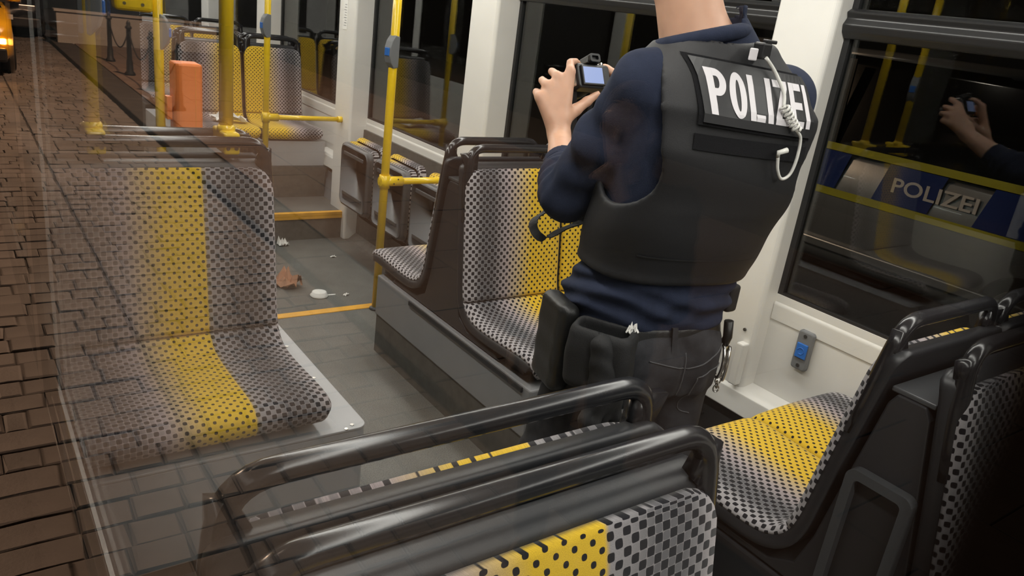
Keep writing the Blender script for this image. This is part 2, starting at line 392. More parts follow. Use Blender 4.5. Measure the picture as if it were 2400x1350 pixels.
# end walls
for nm, y0, y1 in (('wall_back', TRAM_Y0-0.06, TRAM_Y0), ('wall_front', TRAM_Y1, TRAM_Y1+0.06)):
    struct(box(nm, (0.1, 2.46, y0, y1, -0.3, CEIL+0.1), 'lightgrey'))
    yy = y1 if nm == 'wall_back' else y0
    s = 1 if nm == 'wall_back' else -1
    e = box('end_window', (0.45, 2.1, min(yy, yy+s*0.012), max(yy, yy+s*0.012), 0.85, 1.95), 'frame', None); e.parent = bpy.data.objects[nm]

# ------------------------------------------------------------------ the street outside (the panes mirror it)
STREET = -0.35
def mx_(xv): return 0.2-xv
M['stone'] = simple('grey_setts', (0.130, 0.112, 0.100), 0.68, var=0.35, vscale=1.7, bmp=0.5, bscale=60)
M['mortar'] = simple('dark_joints', (0.040, 0.034, 0.029), 0.95)
M['kerb'] = simple('dark_kerb_stone', (0.045, 0.038, 0.034), 0.75, var=0.25, vscale=5)
M['slab'] = simple('reddish_paving_slab', (0.15, 0.105, 0.082), 0.72, var=0.22, vscale=2.0, bmp=0.3, bscale=50)
M['asphalt'] = simple('asphalt', (0.045, 0.043, 0.042), 0.8, var=0.3, vscale=30)
road = thing('road', None, None); road['kind'] = 'structure'; road['label'] = 'street of grey setts beside the tram'
box('bedding', (mx_(1.90), 2.6, -4, 40, STREET-0.2, STREET-0.012), 'mortar', road)
box('far_lane', (2.6, 14, -14, 40, STREET-0.2, STREET-0.01), 'asphalt', road)
stones = []
def sett_mesh(w, l, seed):
    r = np.random.default_rng(seed); h, c = 0.0, 0.008
    x, y = w/2, l/2; V = []
    for (sx, sy) in ((-1, -1), (1, -1), (1, 1), (-1, 1)): V.append((sx*x+r.normal(0, .003), sy*y+r.normal(0, .003), -0.03))
    for (sx, sy) in ((-1, -1), (1, -1), (1, 1), (-1, 1)): V.append((sx*x+r.normal(0, .003), sy*y+r.normal(0, .003), -0.004))
    for (sx, sy) in ((-1, -1), (1, -1), (1, 1), (-1, 1)): V.append((sx*(x-c)+r.normal(0, .003), sy*(y-c)+r.normal(0, .003), 0.001+r.normal(0, .0012)))
    F = [(8, 9, 10, 11)]
    for a in (0, 4):
        for k in range(4): k2 = (k+1) % 4; F.append((a+k, a+k2, a+4+k2, a+4+k))
    return V, F
xs = [(0.12, 0.405), (0.405, 0.695)]
cols_x = []
rw = 0.158
Y = -1.5; allst = []
while Y < 21:
    L = rw*random.uniform(0.9, 1.12)
    for (za, zb) in ((-0.50, 0.696), (0.708, 1.875)):
        x = za; first = True
        while x < zb-0.03:
            w = random.uniform(0.13, 0.205)
            if first: w *= random.uniform(0.45, 1.0); first = False
            if zb-(x+w) < 0.07: w = zb-x
            allst.append((mx_(x+w/2), Y+L/2, w-0.007, L-0.007)); x += w
    Y += L
allst.sort(key=lambda s: s[1] if s[1] > 1.0 and s[0] < 0.1 else 100-s[1])
smesh = {}
V_, F_ = [], []
for i, (x, y, w, l) in enumerate(allst):
    dz = random.uniform(-0.004, 0.004)
    if i < 300:
        key = (round(w, 2), round(l, 2))
        if key not in smesh:
            v, f = sett_mesh(key[0], key[1], len(smesh)); me = bpy.data.meshes.new('sett'); me.from_pydata(v, [], f); me.materials.append(M['stone']); smesh[key] = me
        o = link('sett', smesh[key], road, (x, y, STREET+dz)); o.rotation_euler = (random.uniform(-.012, .012), random.uniform(-.012, .012), random.uniform(-.02, .02))
    else:
        v, f = sett_mesh(w, l, i); b = len(V_); V_ += [(p[0]+x, p[1]+y, p[2]+STREET+dz) for p in v]; F_ += [tuple(q+b for q in g) for g in f]
o = mk('sett_field', V_, F_, 'stone', road); o['kind'] = 'stuff'
pv = thing('pavement', None, None); pv['kind'] = 'structure'; pv['label'] = 'reddish slab pavement behind a dark kerb'
for k in range(24):
    y0 = -2+k*1.0
    box('kerb_stone', (mx_(2.26), mx_(1.885), y0+0.004, y0+0.996, STREET-0.2, STREET+0.07), 'kerb', pv, bev=0.012)
box('slab_bed', (mx_(9.0), mx_(2.27), -4, 30, STREET-0.2, STREET+0.055), 'mortar', pv)
sl = {}
for i in range(7):
    for j in range(30):
        x0, y0 = mx_(2.275+0.62*(i+1)), -1.2+j*0.72+(0.36 if i % 2 else 0)
        if 'm' not in sl:
            tmp = box('slab', (0, 0.612, 0, 0.712, 0, 0.022), 'slab', pv, bev=0.004); sl['m'] = tmp.data; tmp.location = (x0, y0, STREET+0.05)
        else: link('slab', sl['m'], pv, (x0, y0, STREET+0.05+random.uniform(-.003, .003)))

# ------------------------------------------------------------------ seats
PROF = [(-0.592, 0.398), (-0.612, 0.408), (-0.620, 0.428), (-0.606, 0.447), (-0.55, 0.455), (-0.42, 0.449), (-0.30, 0.446), (-0.225, 0.455),
        (-0.178, 0.486), (-0.155, 0.540), (-0.142, 0.62), (-0.122, 0.75), (-0.100, 0.88), (-0.086, 0.96), (-0.078, 0.992)]
def slab_loft(prof, w, top_off, bot_off, r_end, edge_r=0.02, inset=0.0, nu=13, split=None, side_u=1, pillow=0.0):
    """a pad or shell that follows a (y, z) profile; returns verts, faces, uvs"""
    P = np.array(prof); n = len(P); T = np.gradient(P, axis=0); T /= np.linalg.norm(T, axis=1)[:, None]
    N = np.stack([-T[:, 1], T[:, 0]], 1)          # towards the sitter
    s = np.concatenate([[0], np.cumsum(np.linalg.norm(np.diff(P, axis=0), axis=1))]); S = s[-1]
    us = np.sin(np.linspace(-PI/2, PI/2, nu))*0.5+0.5
    V, U = [], []
    for layer, off in ((0, top_off), (1, bot_off)):
        for i in range(n):
            d0, d1 = s[i], S-s[i]
            hw = w/2-inset
            for d, r in ((d0, r_end[0]), (d1, r_end[1])):
                if d < r: hw -= r-math.sqrt(max(0, r*r-(r-d)**2))
            for u in us:
                x = (u-0.5)*2*hw; e = min(hw-abs(x), edge_r); o = off
                de = min(d0, d1, edge_r); q = min(e, de if r_end[0] else e)
                k = math.sqrt(max(0, 1-(1-q/edge_r)**2)) if edge_r > 0 else 1
                if layer == 0: o = bot_off+(off-bot_off)*(0.25+0.75*k) + pillow*math.sin(PI*u)*min(1, d1/0.05, d0/0.05)
                p = P[i]+N[i]*o; V.append((x, p[0], p[1]))
                uu = x+w/2 if side_u > 0 else w/2-x
                U.append((uu, s[i]))
    G_ = np.array(V[:n*nu]).reshape(n, nu, 3); mid = nu//2       # true arc length over the rounded edges
    du = np.concatenate([np.zeros((n, 1)), np.cumsum(np.linalg.norm(np.diff(G_, axis=1), axis=2), axis=1)], 1); du = du-du[:, mid:mid+1]
    dv = np.concatenate([np.zeros((1, nu)), np.cumsum(np.linalg.norm(np.diff(G_, axis=0), axis=2), axis=0)], 0); dv = dv-dv[n//2:n//2+1]+s[n//2]
    UU = [(w/2+side_u*du[i, k], dv[i, k]) for i in range(n) for k in range(nu)]
    U = UU+[(u-side_u*0.008 if abs(u-w/2) > w*0.45 and (u < w/2) == (side_u > 0) else u, v) for u, v in UU]
    F = []; L = n*nu
    for i in range(n-1):
        for k in range(nu-1):
            a = i*nu+k; F.append((a, a+1, a+nu+1, a+nu)); b = L+a; F.append((b, b+nu, b+nu+1, b+1))
    for i in range(n-1):
        for k in (0, nu-1):
            a = i*nu+k; q = (a, a+nu, L+a+nu, L+a); F.append(q if k == 0 else q[::-1])
    for i in (0, n-1):
        for k in range(nu-1):
            a = i*nu+k; q = (a, a+1, L+a+1, L+a); F.append(q[::-1] if i == 0 else q)
    return V, F, U
PR = catmull(PROF, 46)
JN = int(np.argmin(np.abs(PR[:, 1]-0.50)+(PR[:, 0] < -0.4)*9))
def make_seat(w, mat, side_u, rail=True):
    """meshes of one moulded seat facing -y, centred on x = 0, back of the pair at y = 0"""
    out = {}
    def me(name, V, F, mat, U=None, smooth=True):
        m = bpy.data.meshes.new(name); m.from_pydata([tuple(map(float, v)) for v in V], [], F)
        if U is not None:
            ul = m.uv_layers.new(name='UVMap'); li = np.empty(len(m.loops), dtype=np.int32); m.loops.foreach_get('vertex_index', li)
            ul.data.foreach_set('uv', np.asarray(U, dtype=np.float32)[li].ravel())
        if smooth: m.polygons.foreach_set('use_smooth', [True]*len(m.polygons))
        m.materials.append(M[mat]); m.update(); out[name] = m
    V, F, U = slab_loft(PR[:JN+1], w, 0.016, -0.004, (0.07, 0), 0.016, 0.004, side_u=side_u, pillow=0.004); me('seat_pad', V, F, mat, U)
    V, F, U = slab_loft(PR[JN:], w, 0.016, -0.004, (0, 0.06), 0.016, 0.004, side_u=side_u, pillow=0.006)
    s0 = float(np.sum(np.linalg.norm(np.diff(PR[:JN+1], axis=0), axis=1))); U = [(u, v+s0) for u, v in U]
    me('backrest_pad', V, F, mat, U)
    ext = np.vstack([PR, [(-0.073, 1.005), (-0.070, 1.018)]])
    V, F, U = slab_loft(ext, w+0.004, -0.001, -0.036, (0.08, 0.03), 0.006); me('shell', V, F, 'shell')
    if rail:
        h = w/2; pts = [(-(h-0.022), -0.100, 0.80), (-(h-0.022), -0.078, 0.93), (-(h-0.024), -0.068, 1.066), (h-0.024, -0.068, 1.066), (h-0.022, -0.078, 0.93), (h-0.022, -0.100, 0.80)]
        pa = arc_path(pts, 0.062, 7); rr = []
        for p in pa: rr.append(0.0165+0.006*max(0, min(1, (1.03-p[2])/0.08)))
        V, F = tube_data(pa, rr, 14)
        ga = []
        for sgn in (-1, 1):
            x0, x1 = sorted((sgn*(h-0.055), sgn*(h-0.008)))
            ga.append(([(x0, -0.080, 1.004), (x1, -0.083, 0.96), (x1, -0.060, 0.96), (x0, -0.057, 1.004), (x0+sgn*0.02, -0.078, 1.045), (x1, -0.080, 1.05), (x1, -0.058, 1.05), (x0+sgn*0.02, -0.058, 1.045)],
                       [(0, 1, 2, 3), (4, 7, 6, 5), (0, 4, 5, 1), (1, 5, 6, 2), (2, 6, 7, 3), (3, 7, 4, 0)]))
        V, F = merge((V, F), *ga); me('grab_rail', V, F, 'rail')
    return out
KIT = {('wide', 1): make_seat(0.66, 'fab_wide', -1), ('wide', -1): make_seat(0.66, 'fab_wide', 1),
       ('pair', 1): make_seat(0.455, 'fab_pair', 1), ('pair', -1): make_seat(0.455, 'fab_pair', -1)}
def seat(kind, xc, yc, face, outer, label, group, z=0.0):
    """face -1: looks towards -y. outer: which world side (-1 or +1) carries the grey edge of the cloth"""
    s = outer if face < 0 else -outer       # local side of the grey edge
    key = (kind, 1 if s < 0 else -1) if kind == 'pair' else (kind, 1 if s > 0 else -1)
    t = thing('tram_seat', label, 'seat', (xc, yc, z), group, 0 if face < 0 else PI)
    for nm, me in KIT[key].items(): link(nm, me, t)
    return t
G1 = 'single seats along the near windows'; G2 = 'double seats along the far wall'
CA, CF = 2.40, 0.612
seat('wide', 0.468, CA, -1, 1, 'wide yellow and grey dotted single seat on the grey box behind the window reflection', G1, 0.012)
seat('wide', 0.468, CA, 1, 1, 'wide single seat facing away, back to back with the one on the grey box', G1, 0.012)
seat('wide', 0.474, CF, -1, 1, 'nearest single seat with its dotted backrest at the bottom of the picture', G1)
seat('wide', 0.494, CF, 1, 1, 'single seat turned away, only black rail and dotted cloth edge showing below the officer', G1)
for xc, o, wd in ((1.722, -1, 'aisle'), (2.184, 1, 'window')):
    seat('pair', xc, CA, -1, o, 'dotted %s seat on the grey plinth beside the officer' % wd, G2)
    seat('pair', xc, CA, 1, o, '%s seat of the far bench whose back is turned to the officer' % wd, G2)
    seat('pair', xc, CF, 1, o, 'dotted %s seat under the blue wall button, black rail above' % wd, G2)
    seat('pair', xc, CF, -1, o, '%s seat at the dark corner behind the bin panel' % wd, G2)

def housing(name, x0, x1, yc, label, zb=0.372, seam=True):
    t = thing(name, label, 'seat base', (0, yc, 0))
    poly = [(-0.030, 0.925), (0.030, 0.925), (0.044, 0.90), (0.085, 0.66), (0.108, 0.52), (0.135, 0.43), (0.20, 0.395), (0.40, 0.392), (0.42, zb+0.004), (-0.42, zb+0.004), (-0.40, 0.392), (-0.20, 0.395), (-0.135, 0.43), (-0.108, 0.52), (-0.085, 0.66), (-0.044, 0.90)]
    prism('housing_body', poly, 'x', x0, x1, 'shell', t, bev=0.004)
    box('top_cap', (x0+0.002, x1-0.002, -0.046, 0.046, 0.9255, 0.937), 'fold', t, bev=0.003)
    return t
def plinth(label, x0, x1, y0, y1, ztop, zmid, mat, z0=0.0):
    t = thing('seat_plinth', label, 'seat base')
    box('plinth_panel', (x0, x1, y0, y1, zmid, ztop), mat, t, bev=0.006)
    box('vinyl_skirt', (x0+0.006, x1, y0+0.006, y1-0.006, z0, zmid-0.001), 'skirt', t)
    return t
h1 = housing('seat_housing', 1.505, 2.405, CA, 'dark plastic housing between the far back to back seats beside the officer')
for s in (-1, 1):
    box('seat_bracket', (1.53, 2.38, s*0.47-0.07, s*0.47+0.07, 0.3725, 0.402), 'shell', h1)
p_ = plinth('long grey plinth under the far seats beside the officer', 1.488, 2.345, 1.76, 2.93, 0.370, 0.183, 'plinth')
box('edge_strip', (1.480, 1.4875, 1.80, 2.62, 0.345, 0.366), 'shell', p_, bev=0.003)
h2 = housing('seat_housing', 1.505, 2.405, CF, 'dark plastic housing with recessed bin panel in the lower right corner')
p_ = plinth('dark plinth under the seats below the blue wall button', 1.50, 2.32, 0.05, 1.17, 0.370, 0.183, 'shell')
# bin panel in the side of that housing
fr = rrect(0.146, 0.33, 0.022, 5); fi = rrect(0.104, 0.288, 0.012, 5); k = len(fr)
V = [(1.478, y, z+0.575) for y, z in fr]+[(1.478, y, z+0.575) for y, z in fi]+[(1.5045, y, z+0.575) for y, z in fr]+[(1.500, y, z+0.575) for y, z in fi]
F = []
for i in range(k):
    j = (i+1) % k
    F += [(i, j, k+j, k+i), (i, 2*k+i, 2*k+j, j), (k+i, k+j, 3*k+j, 3*k+i)]
mk('bin_frame', V, F, 'fold', h2, loc=(0, -0.004, 0))
mk('bin_flap', [(1.4995, y, z+0.575) for y, z in fi], [tuple(range(k))], 'gasket', h2, loc=(0, -0.004, 0))
h3 = housing('seat_housing', 0.150, 0.792, CA, 'dark housing on the grey metal box by the window', zb=0.372)
# grey metal box under the single seats
t = thing('seat_box', 'light grey metal box with rounded corner under the wide single seat', 'seat base')
prism('box_body', [(0.135, 1.772), (0.135, 3.03), (0.903, 3.03)]+[(0.903-0.03+0.03*math.cos(a), 1.772+0.03-0.03*math.sin(a)) for a in np.linspace(0, PI/2, 6)], 'z', 0.06, 0.3595, 'bench', t, bev=0.004)
prism('box_lid', [(0.135, 1.770), (0.135, 3.03), (0.905, 3.03)]+[(0.905-0.032+0.032*math.cos(a), 1.77+0.032-0.032*math.sin(a)) for a in np.linspace(0, PI/2, 6)], 'z', 0.360, 0.368, 'bench', t, bev=0.002)
box('kick', (0.15, 0.87, 1.80, 3.01, 0.0, 0.0595), 'skirt', t)
for (sx, sy) in ((0.862, 1.79), (0.838, 1.775), (0.868, 2.10), (0.868, 2.35), (0.868, 2.6)):
    tube('screw', [(sx, sy, 0.3675), (sx, sy, 0.3705)], 0.006, 'chrome', t, 8)
for s in (-1, 1):
    box('seat_bracket', (0.18, 0.76, CA+s*0.46-0.06, CA+s*0.46+0.06, 0.3685, 0.3755), 'shell', t)
h4 = housing('seat_housing', 0.150, 0.792, CF, 'dark housing between the nearest back to back single seats')
plinth('dark pedestal under the nearest single seats', 0.15, 0.76, 0.10, 1.12, 0.370, 0.183, 'plinth')

# rear platform: podium, double bench, more seats beyond
t = thing('seat_plinth', 'grey panelled podium under the rear double bench', 'seat base')
box('vinyl_skirt', (1.30, 2.33, 5.60, 6.90, 0.0, 0.235), 'skirt', t)
box('plinth_panel', (1.30, 2.33, 5.625, 6.88, 0.2355, 0.425), 'bench', t, bev=0.004)
CR = 6.23
for xc, o, wd in ((1.612, -1, 'aisle'), (2.085, 1, 'window')):
    seat('pair', xc, CR, -1, o, 'rear %s seat on the raised podium behind the yellow pole' % wd, 'rear seats', 0.05)
    seat('pair', xc, CR, 1, o, 'rear %s seat facing away beyond the raised podium' % wd, 'rear seats', 0.05)
hh = housing('seat_housing', 1.395, 2.30, CR, 'dark housing between the rear benches', zb=0.372); hh.location.z = 0.055
for xc, yc, f, o, lb in (                         (1.612, 7.72, -1, -1, 'aisle seat farthest back in the tram, dark edge beside the orange box'), (2.085, 7.72, -1, 1, 'window seat farthest back in the tram')):
    seat('wide' if xc < 1 else 'pair', xc, yc, f, o, lb, 'rear seats', 0.05)
for (x0, x1, y0, y1, lb) in ((1.35, 2.3, 7.15, 7.8, 'pedestal under the farthest bench'),):
    plinth(lb, x0, x1, y0, y1, 0.42, 0.2, 'shell')

# folding seats along the far wall, folded up
def fold_seat(yc, label):
    t = thing('folding_seat', label, 'seat', (2.13, yc, 0.0), 'folding seats in the door bay')
    def pan(name, x0, x1, w, z0, z1, r, mat, rr=0.05):
        V, F = [], []; outl = rrect(w, z1-z0, rr, 5, 0, (z0+z1)/2); n_ = len(outl); c = [(0.0, (z0+z1)/2)]
        rings = [(x0+r, 1.0), (x0+r*0.3, 1-0.3*r/(w/2)), (x0, 1-r/(w/2))]
        st = [(x1, 1.0)]+rings
        for x, s in st:
            for y, z in outl: V.append((x, y*s, (z-c[0][1])*(1-(1-s)*w/(z1-z0))+c[0][1]))
        for i in range(len(st)-1):
            for k in range(n_): k2 = (k+1) % n_; F.append((i*n_+k, i*n_+k2, (i+1)*n_+k2, (i+1)*n_+k))
        F.append(tuple(range(n_))); F.append(tuple((len(st)-1)*n_+k for k in range(n_))[::-1])
        U = [(v[1]*1.0+w/2, v[2]) for v in V]
        return mk(name, V, F, mat, t, True, uvs=U)
    pan('seat_pan', 0.0, 0.040, 0.435, 0.155, 0.585, 0.018, 'fold')
    pan('pan_cushion', 0.0405, 0.082, 0.425, 0.20, 0.590, 0.015, 'fab_pair')
    pan('back_cushion', 0.100, 0.140, 0.425, 0.10, 0.615, 0.02, 'fab_pair')
    pan('back_plate', 0.1405, 0.155, 0.40, 0.05, 0.56, 0.006, 'shell')
    if yc > 3.9: box('wall_bracket', (0.1555, 0.262, -0.12, 0.12, 0.12, 0.50), 'shell', t)
    for z in (0.52, 0.25):
        box('rib', (-0.006, 0.004, -0.15, 0.15, z-0.012, z+0.012), 'fold', t, bev=0.004)
    tube('hinge', [(0.06, -0.20, 0.165), (0.06, 0.20, 0.165)], 0.022, 'shell', t)
    for s in (-1, 1): box('hinge_arm', (0.05, 0.15, s*0.205-0.012, s*0.205+0.012, 0.135, 0.175), 'shell', t, bev=0.004)
fold_seat(4.655, 'folded grey flip seat next to the white pillar by the step')
fold_seat(4.145, 'middle folded flip seat behind the yellow grab pole')
fold_seat(3.640, 'folded flip seat half hidden by the far bench back')

# ------------------------------------------------------------------ poles
def stop_button(parent, x, y, z, dx, dy):
    """grey case clamped to a pole, button towards (dx, dy)"""
    a = math.atan2(dy, dx)
    o = prism('button_case', [(-0.018, -0.07), (0.012, -0.075), (0.032, -0.05), (0.042, -0.02), (0.042, 0.02), (0.032, 0.05), (0.012, 0.075), (-0.018, 0.07)], 'y', -0.02, 0.02, 'greybox', parent, bev=0.004)
    o.location = (x, y, z); o.rotation_euler = (0, 0, a)
    b = box('button', (0.040, 0.046, -0.014, 0.014, -0.018, 0.018), 'blue', o, bev=0.002)
    return o
def pole(label, x, y, z0, z1, r=0.0205):
    t = thing('grab_pole', label, 'pole', (x, y, z0), 'yellow grab poles')
    tube('tube', [(0, 0, 0), (0, 0, z1-z0)], r, 'yellow', t, 18)
    return t
def clamp(t, z, label=None):
    b = box('rail_clamp', (-0.024, 0.024, -0.066, 0.066, z, z+0.066), 'yellow', t, bev=0.008, seg=3)
    for (sx, sz) in ((0, 0.047), (-0.012, 0.020), (0.012, 0.020)):
        tube('screw', [(sx, -0.065, z+sz), (sx, -0.0685, z+sz)], 0.006, 'screw', b, 8)
    lathe('collar', [(0.027, 0), (0.027, 0.012), (0.022, 0.022)], 'yellow', b, 18, (0, 0, z+0.058))
p = pole('yellow pole clamped to the seat rails above the wide single seat', 0.677, CA, 1.10, CEIL-0.002); clamp(p, -0.062)
p = pole('yellow pole by the window, faint behind the street reflection', 0.316, CA, 1.10, CEIL-0.002); clamp(p, -0.062); stop_button(p, 0, 0, 0.32, 1, -0.3)
p = pole('slim yellow pole with side bar at the step by the white pillar', 1.742, 5.245, 0.0, CEIL-0.002)
tube('side_bar', [(0.02, 0, 0.662), (0.55, 0, 0.662)], 0.017, 'yellow', p); tube('bar_socket', [(-0.026, 0, 0.662), (0.085, 0, 0.662)], 0.026, 'yellow', p); tube('bar_end', [(0.515, 0, 0.662), (0.548, 0, 0.662)], 0.022, 'yellow', p)
tube('socket_collar', [(0, 0, 0.628), (0, 0, 0.696)], 0.027, 'yellow', p)
stop_button(p, -0.004, -0.005, 1.255, -1, -0.25)
p = pole('yellow pole with blue button standing at the far bench and yellow floor strip', 1.714, 3.372, 0.0, CEIL-0.002)
lathe('foot_collar', [(0.032, 0.0), (0.032, 0.008), (0.022, 0.016)], 'fold', p)
tube('side_bar', [(0.02, 0, 0.682), (0.66, 0, 0.682)], 0.017, 'yellow', p); tube('bar_socket', [(-0.026, 0, 0.682), (0.095, 0, 0.682)], 0.025, 'yellow', p)
tube('socket_collar', [(0, 0, 0.650), (0, 0, 0.714)], 0.0275, 'yellow', p)
for sz in (-0.01, 0.012): tube('screw', [(0.05+sz, -0.024, 0.685+sz), (0.05+sz, -0.0265, 0.685+sz)], 0.004, 'screw', p, 8)
stop_button(p, -0.004, -0.005, 1.30, -1, -0.35)
p = pole('yellow pole carrying the orange ticket box and a grey button case', 0.768, 3.74, LOW, CEIL-0.002)
stop_button(p, 0.006, 0, 1.47, 1, -0.5)
v = thing('ticket_validator', 'orange ticket box on the yellow pole beyond the wide single seat', 'ticket box', (0.872, 3.72, 0.80))
prism('case', [(-0.058, -0.05), (-0.043, -0.068), (0.050, -0.068), (0.057, -0.06), (0.057, 0.05), (-0.058, 0.05)], 'z', 0.0, 0.352, 'orange', v, bev=0.010)
box('seam', (0.026, 0.0275, -0.0695, -0.066, 0.01, 0.34), 'edge', v)
box('pole_bracket', (-0.083, -0.0625, -0.02, 0.03, 0.1, 0.2), 'orange', v)
v = thing('yellow_panel_box', 'yellow box with two screws beside the pole at the top edge', 'ticket box', (0.655, 3.74, 1.345))
box('case', (-0.062, 0.088, -0.05, 0.04, 0.0, 0.30), 'yellow', v, bev=0.018, seg=3)
for sx in (-0.025, 0.045): tube('screw', [(sx, -0.0495, 0.03), (sx, -0.053, 0.03)], 0.007, 'screw', v, 8)
# wall button
v = thing('wall_button', 'grey stop button with blue push plate on the white wall', 'button', (XF-0.0005, 1.385, 0.545))
prism('case', [(y_, z_) for y_, z_ in rrect(0.062, 0.148, 0.012, 4)], 'x', -0.022, 0.0, 'greybox', v, bev=0.006)
bo = box('button', (-0.028, -0.0215, -0.022, 0.022, -0.028, 0.028), 'blue', v, bev=0.003)
lathe_pts = [(-0.0285, 0.012*math.cos(a), 0.012*math.sin(a)) for a in np.linspace(0, 5.2, 14)]
tube('symbol', lathe_pts, 0.0016, 'blue', v, 6)
for s in (-1, 1): tube('screw', [(-0.0215, 0, s*0.056), (-0.0245, 0, s*0.056)], 0.007, 'screw', v, 8)
# notice on the white pillar
v = thing('notice_sticker', 'white notice strip with small pictogram on the far white pillar', 'sticker', (2.2895, 5.27, 1.30))
box('sheet', (-0.0015, 0.0, -0.035, 0.035, -0.02, 0.30), 'paper', v)
box('pictogram', (-0.0022, -0.0016, -0.022, 0.022, 0.18, 0.24), 'black', v)
M['green'] = simple('green_sign', (0.03, 0.22, 0.06), 0.5)
for i in range(9):
    box('text_line', (-0.0022, -0.0016, -0.024, 0.018-0.006*(i % 3), 0.005+i*0.017, 0.009+i*0.017), 'plinth', v)
g = tag(box('green_sign', (2.2875, 2.2893, 5.235, 5.305, 1.612, 1.68), 'green'), 'small green sign above the notice on the white pillar', 'sign')
# litter
def crumple(name, label, loc, sx, sy, sz, mat, seed, rz=0):
    r = np.random.default_rng(seed); nx, ny = 9, 7; V, F = [], []
    for L in (0, 1):
        for i in range(nx):
            for j in range(ny):
                x, y = (i/(nx-1)-.5)*sx*(1+.18*r.normal()*(j in (0, ny-1))), (j/(ny-1)-.5)*sy*(1+.2*r.normal()*(i in (0, nx-1)))
                V.append([x, y, 0])
        base = L*nx*ny
    r = np.random.default_rng(seed+5); H = np.abs(r.normal(0, 1, (nx, ny)))*sz*0.5; H[0] *= .3; H[-1] *= .3
    for L in (0, 1):
        for i in range(nx):
            for j in range(ny):
                q = V[L*nx*ny+i*ny+j]; q0 = V[i*ny+j]; q[0], q[1] = q0[0], q0[1]; q[2] = H[i, j]+(0.0016 if L else 0)+0.001
    N_ = nx*ny
    for i in range(nx-1):
        for j in range(ny-1):
            a = i*ny+j; F.append((N_+a, N_+a+ny, N_+a+ny+1, N_+a+1)); F.append((a, a+1, a+ny+1, a+ny))
    o = mk(name, V, F, mat); o.location = loc; o.rotation_euler = (0, 0, rz); return tag(o, label, 'litter')

# ------------------------------------------------------------------ implicit surfaces for people and soft things
def surface_net(f, lo, hi, h):
    lo = np.array(lo, float); hi = np.array(hi, float); n = np.ceil((hi-lo)/h).astype(int)+1
    gx, gy, gz = [lo[i]+h*np.arange(n[i]) for i in range(3)]
    G = np.stack(np.meshgrid(gx, gy, gz, indexing='ij'), -1).reshape(-1, 3)
    D = np.empty(len(G)); q = 4
    gi = [np.minimum(np.arange(0, n[i]+q-1, q), n[i]-1) for i in range(3)]
    G4 = G.reshape(*n, 3); C4 = f(G4[np.ix_(*gi)].reshape(-1, 3)).reshape([len(g) for g in gi])
    near = np.zeros([len(g)-1 for g in gi], bool); far = np.zeros(near.shape)
    for i in (0, 1):
        for j in (0, 1):
            for k in (0, 1):
                cc = C4[i:len(gi[0])-1+i, j:len(gi[1])-1+j, k:len(gi[2])-1+k]; near |= np.abs(cc) < q*h*2.2; far = cc
    up = lambda a: np.repeat(np.repeat(np.repeat(a, q, 0), q, 1), q, 2)[:n[0], :n[1], :n[2]]
    pad = lambda a: np.pad(a, [(0, 1)]*3, mode='edge')
    nm, D = up(pad(near)).ravel(), up(pad(far)).ravel().astype(float)
    ix = np.nonzero(nm)[0]
    for i in range(0, len(ix), 200000): D[ix[i:i+200000]] = f(G[ix[i:i+200000]])
    D = D.reshape(n); D[0] = np.maximum(D[0], 1e-4); D[-1] = np.maximum(D[-1], 1e-4)
    D[:, 0] = np.maximum(D[:, 0], 1e-4); D[:, -1] = np.maximum(D[:, -1], 1e-4); D[:, :, 0] = np.maximum(D[:, :, 0], 1e-4); D[:, :, -1] = np.maximum(D[:, :, -1], 1e-4)
    c = [D[i:n[0]-1+i, j:n[1]-1+j, k:n[2]-1+k] for i in (0, 1) for j in (0, 1) for k in (0, 1)]
    off = np.array([(i, j, k) for i in (0, 1) for j in (0, 1) for k in (0, 1)], float)
    neg = sum((x < 0).astype(np.int8) for x in c); act = (neg > 0) & (neg < 8)
    ii = np.argwhere(act); idx = -np.ones(act.shape, dtype=np.int64); idx[act] = np.arange(len(ii))
    cv = np.stack([x[act] for x in c], 1); acc = np.zeros((len(ii), 3)); cnt = np.zeros(len(ii))
    for a in range(8):
        for b in range(a+1, 8):
            if abs(off[a]-off[b]).sum() != 1: continue
            s = (cv[:, a] < 0) != (cv[:, b] < 0); t = np.zeros(len(ii)); t[s] = cv[s, a]/(cv[s, a]-cv[s, b])
            acc[s] += off[a]+(off[b]-off[a])*t[s, None]; cnt[s] += 1
    V = lo+h*(ii+acc/cnt[:, None]); F = []
    for ax in range(3):
        o1, o2 = [(1, 2), (2, 0), (0, 1)][ax]
        A = D; B = np.roll(D, -1, ax); s = (A < 0) != (B < 0)
        sl = [slice(1, -1)]*3; sl[ax] = slice(0, -1); m = np.zeros_like(s); m[tuple(sl)] = s[tuple(sl)]
        q = np.argwhere(m); e1 = np.eye(3, dtype=int)[o1]; e2 = np.eye(3, dtype=int)[o2]
        quad = np.stack([idx[tuple((q-a).T)] for a in (0*e1, e1, e1+e2, e2)], 1)
        inside = D[tuple(q.T)] < 0; quad[~inside] = quad[~inside][:, ::-1]; F.append(quad)
    F = np.concatenate(F); F = F[(F >= 0).all(1)]
    return V, F
